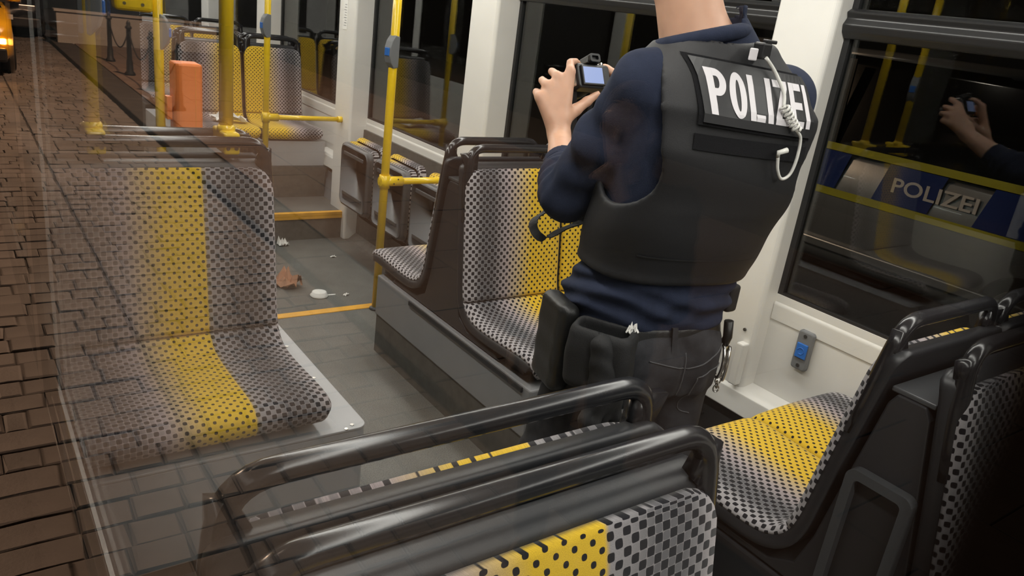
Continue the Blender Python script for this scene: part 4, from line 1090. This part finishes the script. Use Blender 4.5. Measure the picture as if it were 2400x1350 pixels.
# handcuffs
hc = thing('handcuffs', 'steel handcuffs hanging from the officer\'s belt at his right hip', 'handcuffs', tuple(hip_pt(1.02, 0.905, 0.034)))
def ring(name, c, R, r, n1, n2, mat, parent, el=1.35):
    pts = [c+R*(math.cos(a)*np.asarray(n1)+el*math.sin(a)*np.asarray(n2)) for a in np.linspace(0, 2*PI, 25)]
    return tube(name, pts, r, mat, parent, 8)
t3 = A_(0.55, 0.83, 0); dn = A_(0, 0, -1)
tube('strap', [A_(0, 0, 0.04), A_(0.004, -0.004, 0.0), A_(0.002, 0, -0.02)], 0.011, 'leather', hc, 8)
ring('cuff_ring', A_(0.0, 0.0, -0.062), 0.028, 0.0042, t3, dn, 'chrome', hc, 1.5); ring('cuff_ring', A_(0.010, -0.012, -0.066), 0.028, 0.0042, t3*0.9+A_(0.1, -0.2, 0), dn, 'chrome', hc, 1.5)
for k in range(3): ring('chain_link', A_(0.004, -0.006, -0.112-0.011*k), 0.0065, 0.0018, t3 if k % 2 else A_(0.83, -0.55, 0), dn, 'chrome', hc, 1.4)
# earpiece: clip, straight tube, coil, loop and bud
ep = thing('radio_earpiece', 'clear coiled earpiece tube clipped to the officer\'s collar over the lettering', 'earpiece')
e0 = back_pt(0.012, 1.528, 0.022)
box('clip', (-0.012, 0.016, -0.012, 0.012, -0.016, 0.014), 'black', ep, bev=0.004).location = tuple(e0+A_(0.0, 0.004, 0.012))
box('clip_jaw', (-0.004, 0.024, -0.007, 0.007, 0.010, 0.017), 'black', ep, bev=0.002).location = tuple(e0+A_(0.004, 0.0, 0.015))
box('tag', (-0.030, -0.008, -0.003, 0.001, -0.014, 0.008), 'reflective', ep, bev=0.002).location = tuple(e0+A_(-0.008, 0.0, 0.006))
e1 = [e0+A_(0, -0.01, 0), back_pt(0.035, 1.505, 0.024), back_pt(0.048, 1.47, 0.024), back_pt(0.046, 1.445, 0.022)]
tube('tube', catmull(e1, 16), 0.0036, 'clear', ep, 8)
c0, c1 = back_pt(0.046, 1.447, 0.023), back_pt(0.078, 1.404, 0.023); axc = c1-c0; Lc = np.linalg.norm(axc); axc = axc/Lc
n1 = np.cross(axc, A_(0, 0, 1)); n1 /= np.linalg.norm(n1); n2_ = np.cross(axc, n1)
coil = [c0+axc*Lc*t+0.0075*(math.cos(t*7*2*PI)*n1+math.sin(t*7*2*PI)*n2_) for t in np.linspace(0, 1, 100)]
tube('coil', coil, 0.0027, 'clear', ep, 6)
lp = [back_pt(0.078, 1.404, 0.022), back_pt(0.094, 1.388, 0.02), back_pt(0.096, 1.350, 0.018), back_pt(0.092, 1.318, 0.017), back_pt(0.074, 1.308, 0.017), back_pt(0.056, 1.325, 0.017), back_pt(0.046, 1.352, 0.018)]
tube('tube', catmull(lp, 40), 0.0032, 'clear', ep, 8)
tube('ear_bud', [back_pt(0.046, 1.352, 0.018), back_pt(0.044, 1.360, 0.020), back_pt(0.062, 1.366, 0.022)], [0.004, 0.005, 0.0055], 'clear', ep, 8)
# camera in his hands
pc = math.radians(27); ay, az = A_(0, math.cos(pc), -math.sin(pc)), A_(0, math.sin(pc), math.cos(pc))
cam = thing('camera', 'black camera with lit rear screen held up in the officer\'s hands', 'camera', tuple(CAMC))
cam.rotation_euler = (-pc, 0, math.radians(-2))
prism('camera_body', rrect(0.112, 0.066, 0.010, 4), 'y', -0.018, 0.018, 'black', cam, bev=0.004)
box('screen_bezel', (-0.044, 0.030, -0.0245, -0.0185, -0.027, 0.026), 'black', cam, bev=0.002)
sc_ = box('screen', (-0.039, 0.025, -0.0252, -0.0247, -0.022, 0.021), 'screen', cam)
prism('viewfinder', [(-0.020, 0.0), (0.022, 0.0), (0.016, 0.022), (-0.014, 0.022)], 'y', -0.022, 0.016, 'black', cam, bev=0.003).location = (0, 0, 0.0335)
fr = rrect(0.034, 0.022, 0.006, 4); fi = rrect(0.022, 0.011, 0.003, 4); k = len(fr); V, F = [], []
for pts, y in ((fr, -0.022), (fr, -0.032), (fi, -0.032), (fi, -0.024)): V += [(x, y, z) for x, z in pts]
for a in range(3):
    for i in range(k): j = (i+1) % k; F.append((a*k+i, (a+1)*k+i, (a+1)*k+j, a*k+j))
F.append(tuple(3*k+i for i in range(k)))
mk('eyecup', V, F, 'gasket', cam).location = (0.001, 0, 0.045)
tube('lens', [(0.004, 0.018, -0.002), (0.004, 0.050, -0.002), (0.004, 0.052, -0.002), (0.004, 0.085, -0.002)], [0.030, 0.030, 0.032, 0.031], 'black', cam, 24)
tube('mode_dial', [(0.040, 0, 0.033), (0.040, 0, 0.042)], 0.010, 'chrome', cam, 16)
box('side_port_strip', (-0.0568, -0.0562, -0.010, 0.012, -0.026, 0.027), 'chrome', cam)
# strap: flat black band from the camera, looping below the elbow
def ribbon(name, pts, w, th, mat, parent=None, side=(0, 0, 1), n_=40):
    P = catmull(pts, n_); V, F = [], []; side = np.asarray(side, float)
    for i in range(n_):
        T = P[min(i+1, n_-1)]-P[max(i-1, 0)]; T /= np.linalg.norm(T); b = side-T*(side@T); b /= np.linalg.norm(b); nn = np.cross(T, b)
        for s, t in ((-1, -1), (1, -1), (1, 1), (-1, 1)): V.append(P[i]+b*s*w/2+nn*t*th/2)
    for i in range(n_-1):
        for k in range(4): k2 = (k+1) % 4; F.append((i*4+k, i*4+k2, (i+1)*4+k2, (i+1)*4+k))
    F += [(3, 2, 1, 0), tuple((n_-1)*4+k for k in range(4))]
    return mk(name, V, F, mat, parent)
st = thing('camera_strap', 'black camera strap looping below the officer\'s left elbow', 'strap')
ribbon('band', [(1.345, 1.605, 1.375), (1.345, 1.590, 1.310), (1.300, 1.520, 1.205), (1.185, 1.430, 1.115), (1.098, 1.378, 1.098), (1.088, 1.360, 1.075), (1.103, 1.340, 1.062), (1.140, 1.325, 1.085), (1.19, 1.30, 1.120), (1.25, 1.27, 1.20), (1.262, 1.245, 1.30)], 0.021, 0.0025, 'cordura', st, (0.62, -0.62, 0.45))
ribbon('loose_end', [(1.392, 1.575, 1.372), (1.385, 1.570, 1.345), (1.372, 1.560, 1.315), (1.362, 1.552, 1.300)], 0.010, 0.002, 'cordura', st, (0.7, -0.5, 0.2))
# litter on the floor and on the rear seat
lid = thing('cup_lid', 'white plastic cup lid lying on the sunken floor', 'litter', (1.70, 4.09, LOW))
lathe('lid_disc', [(0.052, 0.0), (0.054, 0.008), (0.045, 0.013), (0.043, 0.028), (0.035, 0.030)], 'paper', lid, 20)
prism('straw_tab', [(0.03, -0.006), (0.10, -0.010), (0.105, 0.0), (0.03, 0.008)], 'z', 0.0, 0.003, 'paper', lid)
crumple('torn_carton', 'torn brown and pink carton lying beside the wide single seat', (1.575, 4.30, LOW+0.001), 0.12, 0.16, 0.10, 'card', 3, 0.6)
crumple('paper_tissue', 'small crumpled white tissue at the foot of the step', (1.82, 5.06, LOW+0.001), 0.07, 0.05, 0.05, 'paper', 4)
crumple('paper_scrap', 'tiny white paper scrap on the sunken floor before the flip seats', (2.06, 4.74, LOW+0.001), 0.04, 0.02, 0.012, 'paper', 5)
crumple('paper_scrap', 'tiny white paper flake right of the cup lid', (1.86, 4.06, LOW+0.001), 0.04, 0.02, 0.010, 'paper', 6, 0.5)
crumple('crumpled_wrapper', 'crumpled white wrapper left on the rear podium seat behind the pole', (1.66, 5.82, 0.532), 0.24, 0.12, 0.07, 'paper', 8, -0.3)

# ------------------------------------------------------------------ things standing in the street
M['iron'] = simple('dark_iron', (0.018, 0.017, 0.016), 0.5)
BY = [11.12, 12.80, 14.50, 16.35]; BX = mx_(2.52); PVZ = STREET+0.072
for k, y in enumerate(BY):
    nm = ['nearest', 'second', 'third', 'farthest'][k]
    t = thing('bollard', '%s of the black iron bollards mirrored in the window' % nm, 'bollard', (BX, y, PVZ), 'iron bollards on the kerb')
    lathe('post', [(0.085, 0.0), (0.085, 0.03), (0.055, 0.07), (0.050, 0.22), (0.040, 0.26), (0.036, 0.74), (0.052, 0.75), (0.052, 0.775), (0.03, 0.80), (0.034, 0.83), (0.012, 0.88)], 'iron', t)
for k in range(3):
    a, b = BY[k], BY[k+1]; pts = []
    for i in range(17):
        s = i/16; pts.append((BX, a+0.05+(b-a-0.1)*s, PVZ+0.70-0.34*(1-(2*s-1)**2)))
    ch = tag(tube('chain', pts, 0.011, 'iron', None, 8), ['chain between the two nearest iron bollards', 'chain between the middle iron bollards', 'chain between the two farthest iron bollards'][k], 'chain', 'bollard chains')

M['pale'] = simple('pale_render', (0.36, 0.34, 0.32), 0.7, var=0.08, vscale=3)
tw = thing('parapet', 'low pale wall mirrored behind the bollards', 'wall')
box('wall_block', (mx_(5.2), mx_(1.98), 19.2, 19.4, STREET+0.0, 0.34), 'pale', tw, bev=0.01)
box('coping', (mx_(5.24), mx_(1.94), 19.16, 19.44, 0.3405, 0.39), 'pale', tw, bev=0.01)

def loft_body(name, st, mat, parent, smooth=True):
    """stations (y, [half outline points (x, z) from bottom centre round the side to top centre])"""
    V, F = [], []; n_ = None
    for y, half in st:
        full = [(x, z) for x, z in half]+[(-x, z) for x, z in half[::-1]]; n_ = len(full)
        V += [(x, y, z) for x, z in full]
    for i in range(len(st)-1):
        for k in range(n_): k2 = (k+1) % n_; F.append((i*n_+k, i*n_+k2, (i+1)*n_+k2, (i+1)*n_+k))
    F.append(tuple(range(n_))); F.append(tuple((len(st)-1)*n_+k for k in range(n_))[::-1])
    bm = bmesh.new(); vs_ = [bm.verts.new(v) for v in V]
    for f in F:
        try: bm.faces.new([vs_[i] for i in f])
        except ValueError: pass
    bmesh.ops.recalc_face_normals(bm, faces=bm.faces[:])
    o = from_bm(name, bm, mat, parent, smooth)
    return o
M['tyre'] = simple('tyre_rubber', (0.012, 0.012, 0.012), 0.8)
M['carglass'] = simple('dark_car_glass', (0.004, 0.0045, 0.005), 0.1)
M['alloy'] = simple('alloy_rim', (0.45, 0.45, 0.46), 0.3, 0.9)
M['headlamp'] = simple('headlamp_lens', (0.6, 0.6, 0.6), 0.1, emit=(1, 0.95, 0.85), es=1.5)
M['plate'] = simple('number_plate', (0.75, 0.75, 0.72), 0.5)
M['grime'] = simple('black_bumper', (0.02, 0.02, 0.021), 0.5)
M['amber'] = simple('amber_indicator', (0.9, 0.35, 0.02), 0.3, emit=(1.0, 0.42, 0.06), es=45)
M['taxi'] = simple('yellow_car_paint', (0.80, 0.42, 0.015), 0.25, coat=1.0)
M['blackcar'] = simple('black_car_paint', (0.012, 0.012, 0.014), 0.18, coat=1.0)
def car(label, loc, rz, paint, L=4.3, Wd=1.78, H=1.5, van=False, headlight=None, indicator=None, plate=None):
    """front towards local -y, wheels on z = 0"""
    t = thing('police_van' if van else 'car', label, 'car', loc, None, rz)
    w = Wd/2; f, r = -L/2, L/2
    b = 0.95 if not van else 1.13
    def half(wl, zb, zs, wt, zt): return [(0, zb), (wl-0.10, zb), (wl-0.02, zb+0.10), (wl, (zb+zs)/2), (wl-0.015, zs-0.04), (wl-0.05, zs), (max(wt, 0.05), zt-0.01), (max(wt-0.08, 0.02), zt), (0, zt+0.012)]
    hd = b-0.12 if not van else b-0.08
    st = [(f, half(w-0.22, 0.30, 0.55, w-0.4, 0.56)), (f+0.06, half(w-0.10, 0.24, hd-0.12, w-0.25, hd-0.10)), (f+0.35, half(w-0.02, 0.22, hd-0.03, w-0.16, hd)), (f+(0.75 if van else 1.15), half(w, 0.20, b, w-0.12, b+0.01)),
          (0.0, half(w, 0.20, b+0.02, w-0.1, b+0.03)), (r-0.7, half(w, 0.20, b+0.03, w-0.1, b+0.04)), (r-0.12, half(w-0.03, 0.24, b+0.02, w-0.14, b+0.03)), (r, half(w-0.12, 0.32, b-0.1, w-0.25, b-0.08))]
    loft_body('car_body', st, paint, t)
    z0 = b-0.02
    def cab(wl, wt, zt): return [(0, z0), (wl, z0), (wl-0.01, z0+0.03), (wt+0.03, zt-0.10), (wt, zt-0.03), (wt-0.12, zt), (0, zt+0.015)]
    y0 = f+(0.72 if van else 1.05); y1 = y0+(0.55 if van else 0.72)
    loft_body('cabin', [(y0, cab(w-0.10, w-0.12, z0+0.06)), (y1, cab(w-0.08, w-0.24, H-0.02)), (0.3, cab(w-0.07, w-0.22, H)), (r-0.55, cab(w-0.08, w-0.24, H-0.02)), (r-0.10, cab(w-0.10, w-0.22, H-0.25 if not van else H-0.1))], 'carglass', t)
    loft_body('roof', [(y1-0.02, [(0, H-0.05), (w-0.235, H-0.06), (w-0.26, H+0.0), (0, H+0.022)]), (0.3, [(0, H-0.05), (w-0.215, H-0.06), (w-0.24, H+0.018), (0, H+0.04)]), (r-0.5, [(0, H-0.06), (w-0.235, H-0.07), (w-0.26, H-0.0), (0, H+0.02)])], paint, t)
    for s in (-1, 1):
        for yy in (f+0.82, r-0.85):
            x0, x1 = sorted((s*(w-0.20), s*(w+0.004)))
            wh = tube('wheel', [(x0, yy, 0.315), (x0+0.03, yy, 0.315), (x1-0.02, yy, 0.315), (x1, yy, 0.315)], [0.28, 0.315, 0.315, 0.285], 'tyre', t, 28)
            tube('rim', [(s*(w-0.01), yy, 0.315), (s*(w+0.008), yy, 0.315)], [0.20, 0.19], 'alloy', wh, 20)
        mi = loft_body('wing_mirror', [(y1-0.30, [(0, -0.05), (0.09, -0.05), (0.10, 0.0), (0.08, 0.07), (0, 0.07)]), (y1-0.38, [(0, -0.03), (0.06, -0.03), (0.07, 0.0), (0.05, 0.05), (0, 0.05)])], paint, t); mi.location = (s*(w+0.10), 0, z0+0.13)
        box('mirror_arm', (min(s*(w-0.09), s*(w+0.06)), max(s*(w-0.09), s*(w+0.06)), y1-0.34, y1-0.30, z0+0.07, z0+0.10), 'grime', t)
        # pillars between the side windows
        prism('window_pillar', [(0.12, z0), (0.20, z0), (0.20, H-0.06), (0.12, H-0.06)], 'x', s*(w-0.075)-0.01, s*(w-0.075)+0.01, 'grime', t).rotation_euler = (0, 0, 0)
        hl = box('headlamp', (s*(w-0.36)-0.16, s*(w-0.36)+0.16, f+0.012, f+0.10, hd-0.24, hd-0.13), 'headlamp' if headlight else 'alloy', t, bev=0.02)
    if indicator:
        for s in ((-1, 1) if indicator == 2 else (indicator,)):
            box('indicator', (s*(w-0.22)-0.08, s*(w-0.22)+0.08, f+0.0, f+0.06, hd-0.34, hd-0.26), 'amber', t, bev=0.015)
    box('bumper', (-w+0.14, w-0.14, f-0.05, f+0.02, 0.24, 0.44), 'grime', t, bev=0.03)
    box('bumper', (-w+0.14, w-0.14, r-0.02, r+0.05, 0.28, 0.48), 'grime', t, bev=0.03)
    pl = box('number_plate', (-0.26, 0.26, f-0.062, f-0.054, 0.38, 0.48), 'plate', t, bev=0.002)
    if plate:
        V, F = text_mesh(plate, 0.1, 0.40); V[:, 1] *= 0.065/V[:, 1].max()
        mk('plate_lettering', [(x-0.20, f-0.0635, 0.397+y) for x, y, _ in V], F, 'grime', pl)
    return t
car('yellow car with a lit amber indicator mirrored at the far end of the street', (mx_(0.88)+0.86, 16.0, STREET), 0, 'taxi', indicator=-1)
car('black parked car with number plate mirrored behind the yellow car', (mx_(1.02), 22.3, STREET), 0, 'blackcar', plate='B S 8416')
# police van beyond the far windows
M['silver'] = simple('silver_paint', (0.19, 0.20, 0.215), 0.3, 0.4, coat=0.6)
M['neon'] = simple('neon_yellow_film', (0.42, 0.41, 0.03), 0.4)
M['pblue'] = simple('blue_film', (0.012, 0.035, 0.19), 0.35)
VX, VY = 6.0+0.97, 3.6
van = car('silver police van with blue and neon yellow stripes outside the far window', (VX, VY, STREET), 0, 'silver', 4.9, 1.94, 1.95, van=True)
xs = -0.97-0.004
def side_film(name, y0, y1, z0, z1, mat, out=0.0, slant=0.0):
    return prism(name, [(y0+slant, z0), (y1+slant, z0), (y1, z1), (y0, z1)], 'x', xs-0.003-out, xs-out, mat, van)
# heights are above the road, y is van-local (front towards -y)
side_film('yellow_stripe', -2.0, 2.2, 1.155, 1.215, 'neon'); side_film('yellow_stripe', -2.0, 2.2, 0.785, 0.845, 'neon')
for k in range(5):
    y0 = -1.70+k*0.80
    side_film('blue_block' if k % 2 else 'blue_block', y0, y0+0.46, 0.85, 1.15, 'pblue', 0.0, 0.08)
V, F = text_mesh('POLIZEI', 0.2, 0.66, 4, 0.003); V[:, 1] *= 0.118/V[:, 1].max()
M['film_white'] = simple('white_film', (0.66, 0.66, 0.68), 0.4)
mk('van_lettering', [(xs-0.0045, -0.50-x, 0.94+y) for x, y, _ in V], F, 'film_white', van)
box('sill_strip', (xs-0.02, xs+0.10, -1.9, 2.1, 0.335, 0.405), 'silver', van, bev=0.01)

# ------------------------------------------------------------------ bystander on the pavement side, mirrored faintly in the pane
M['jacket'] = simple('dark_jacket', (0.014, 0.015, 0.018), 0.8)
M['trous'] = simple('dark_trousers', (0.012, 0.012, 0.013), 0.85)
by = thing('person', 'dark haired man in a dark jacket, hand at his mouth, mirrored faintly in the window', 'person', (-1.49, 1.72, STREET))
bz = STREET
def ob(o): o.matrix_parent_inverse = Matrix.Translation((1.49, -1.72, -bz)); return o
B0 = A_(-1.49, 1.72, bz); FB = A_(0.86, -0.51, 0); RB = A_(-0.51, -0.86, 0)   # facing the tram; his right
def bl(r, f, z): return B0+RB*r+FB*f+A_(0, 0, z)
Hb = bl(0, 0.03, 1.615)
RBm = np.stack([RB, FB, A_(0, 0, 1)], 1)
SRb, ERb, WRb = bl(0.19, 0.0, 1.40), bl(0.24, 0.10, 1.12), bl(0.06, 0.20, 1.44)
SLb, ELb, WLb = bl(-0.19, 0.0, 1.40), bl(-0.25, -0.02, 1.10), bl(-0.24, 0.10, 0.87)
def f_bb(p):
    d = rc(p, bl(0, 0, 1.38), bl(0, 0.015, 1.54), 0.062, 0.056)
    d = smin(0.03, d, ell(p, Hb+A_(0, 0, 0.02), (0.078, 0.098, 0.105), RBm))
    d = smin(0.03, d, rc(p, Hb+FB*0.05-A_(0, 0, 0.08), Hb-A_(0, 0, 0.05), 0.042, 0.06))
    d = smin(0.010, d, rc(p, Hb+FB*0.092+A_(0, 0, 0.008), Hb+FB*0.112-A_(0, 0, 0.028), 0.010, 0.015))
    d = smin(0.014, d, rc(p, Hb+FB*0.082+RB*0.05+A_(0, 0, 0.030), Hb+FB*0.082-RB*0.05+A_(0, 0, 0.030), 0.012, 0.012))
    for s in (-1, 1):
        d = smax(0.010, d, -ell(p, Hb+FB*0.100+RB*s*0.032+A_(0, 0, 0.008), (0.017, 0.012, 0.009), RBm))
        d = smin(0.004, d, ell(p, Hb+FB*0.083+RB*s*0.032+A_(0, 0, 0.008), (0.013, 0.012, 0.008), RBm))
        d = smin(0.008, d, ell(p, Hb+RB*s*0.078-A_(0, 0, 0.008), (0.009, 0.018, 0.030), RBm))
    d = smin(0.004, d, ell(p, Hb+FB*0.093-A_(0, 0, 0.060), (0.024, 0.010, 0.007), RBm))
    d = smin(0.04, d, rc(p, bl(0, 0, 1.40), bl(0, 0, 1.0), 0.06, 0.08))
    for S, E, Wr in ((SRb, ERb, WRb), (SLb, ELb, WLb)): d = smin(0.02, d, chain(p, [bl(0, 0, 1.36), S, E, Wr], [0.05, 0.04, 0.036, 0.026]))
    # right hand closed at the chin, left hand relaxed
    for i in range(4):
        k = WRb+A_(0, 0, 0.075-0.012*i)+RB*(-0.012-0.012*i)+FB*(0.012+0.004*i)
        d = smin(0.008, d, chain(p, [WRb, k, k-RB*0.030+A_(0, 0, 0.012)+FB*0.018, k-RB*0.045-FB*0.012+A_(0, 0, 0.0)], [0.020, 0.0125, 0.0105, 0.009]))
        q = WLb+A_(0, 0, -0.08)+FB*(0.03-0.019*i); d = smin(0.008, d, chain(p, [WLb, q, q-A_(0, 0, 0.045)+RB*0.006, q-A_(0, 0, 0.075)+RB*0.020], [0.020, 0.012, 0.010, 0.008]))
    d = smin(0.010, d, chain(p, [WRb, WRb+A_(0, 0, 0.05)-FB*0.02-RB*0.02, WRb+A_(0, 0, 0.085)-FB*0.015-RB*0.025], [0.018, 0.013, 0.010]))
    d = smin(0.010, d, chain(p, [WLb, WLb-A_(0, 0, 0.04)+FB*0.035+RB*0.012, WLb-A_(0, 0, 0.08)+FB*0.045+RB*0.02], [0.018, 0.013, 0.010]))
    return d
ob(net('body', f_bb, B0+A_(-0.36, -0.36, 0.68), B0+A_(0.36, 0.36, 1.78), 0.0075, 'skin', by, 1))
def f_bh(p):
    d = ell(p, Hb-FB*0.012+A_(0, 0, 0.028), (0.088, 0.106, 0.112), RBm); d = np.maximum(d, -ell(p, Hb+FB*0.13-A_(0, 0, 0.045), (0.13, 0.12, 0.13), RBm))
    d = np.maximum(d, Hb[2]-0.07-p[:, 2]); return np.maximum(d, -ell(p, Hb+A_(0, 0, 0.02), (0.074, 0.094, 0.101), RBm))
ob(net('hair', f_bh, Hb-0.16, Hb+0.17, 0.008, 'hair', by, 1))
BT = [(bz+0.80, B0[0], B0[1], 0.19, 0.125), (bz+0.95, B0[0], B0[1], 0.19, 0.13), (bz+1.15, B0[0], B0[1], 0.19, 0.13), (bz+1.32, B0[0], B0[1], 0.205, 0.125), (bz+1.42, B0[0], B0[1], 0.15, 0.09), (bz+1.48, B0[0], B0[1], 0.08, 0.07)]
def f_bj(p):
    d = column(p, BT, RB[:2], FB[:2], 0.012); d = np.maximum(d, bz+0.82-p[:, 2])
    for S, E, Wr in ((SRb, ERb, WRb), (SLb, ELb, WLb)):
        d = smin(0.035, d, chain(p, [bl(0, 0, 1.37), S, E, E+(Wr-E)*0.88], [0.06, 0.068, 0.058, 0.044], 0.02))
    d = smax(0.006, d, -rc(p, bl(0, 0.03, 1.47), bl(0, 0.05, 1.60), 0.066, 0.09))
    return d-0.003*wave(p, (0.2, 0.3, 1), 0.08, 0, 1)
ob(net('jacket', f_bj, B0+A_(-0.42, -0.42, 0.78), B0+A_(0.42, 0.42, 1.56), 0.010, 'jacket', by, 1))
def f_bt(p):
    d = column(p, BT, RB[:2], FB[:2], 0.0); d = np.maximum(d, np.maximum(p[:, 2]-(bz+0.98), bz+0.80-p[:, 2]))
    for s in (-1, 1): d = smin(0.03, d, chain(p, [bl(s*0.095, 0, 0.86), bl(s*0.11, 0.01, 0.48), bl(s*0.12, -0.01, 0.09)], [0.098, 0.075, 0.062]))
    return np.maximum(d, bz+0.05-p[:, 2])
ob(net('trousers', f_bt, B0+A_(-0.32, -0.32, 0.03), B0+A_(0.32, 0.32, 1.02), 0.011, 'trous', by, 1))
for s in (-1, 1):
    a = bl(s*0.12, -0.01, 0.09)
    def f_sh(p, a=a): return np.maximum(smin(0.03, rc(p, a-FB*0.03-A_(0, 0, 0.045), a+FB*0.15-A_(0, 0, 0.05), 0.042, 0.034), rc(p, a-A_(0, 0, 0.03), a+A_(0, 0, 0.02), 0.05, 0.05)), bz+0.004-p[:, 2])
    ob(net('shoe', f_sh, a-A_(0.22, 0.22, 0.10), a+A_(0.22, 0.22, 0.07), 0.009, 'leather', by, 1))
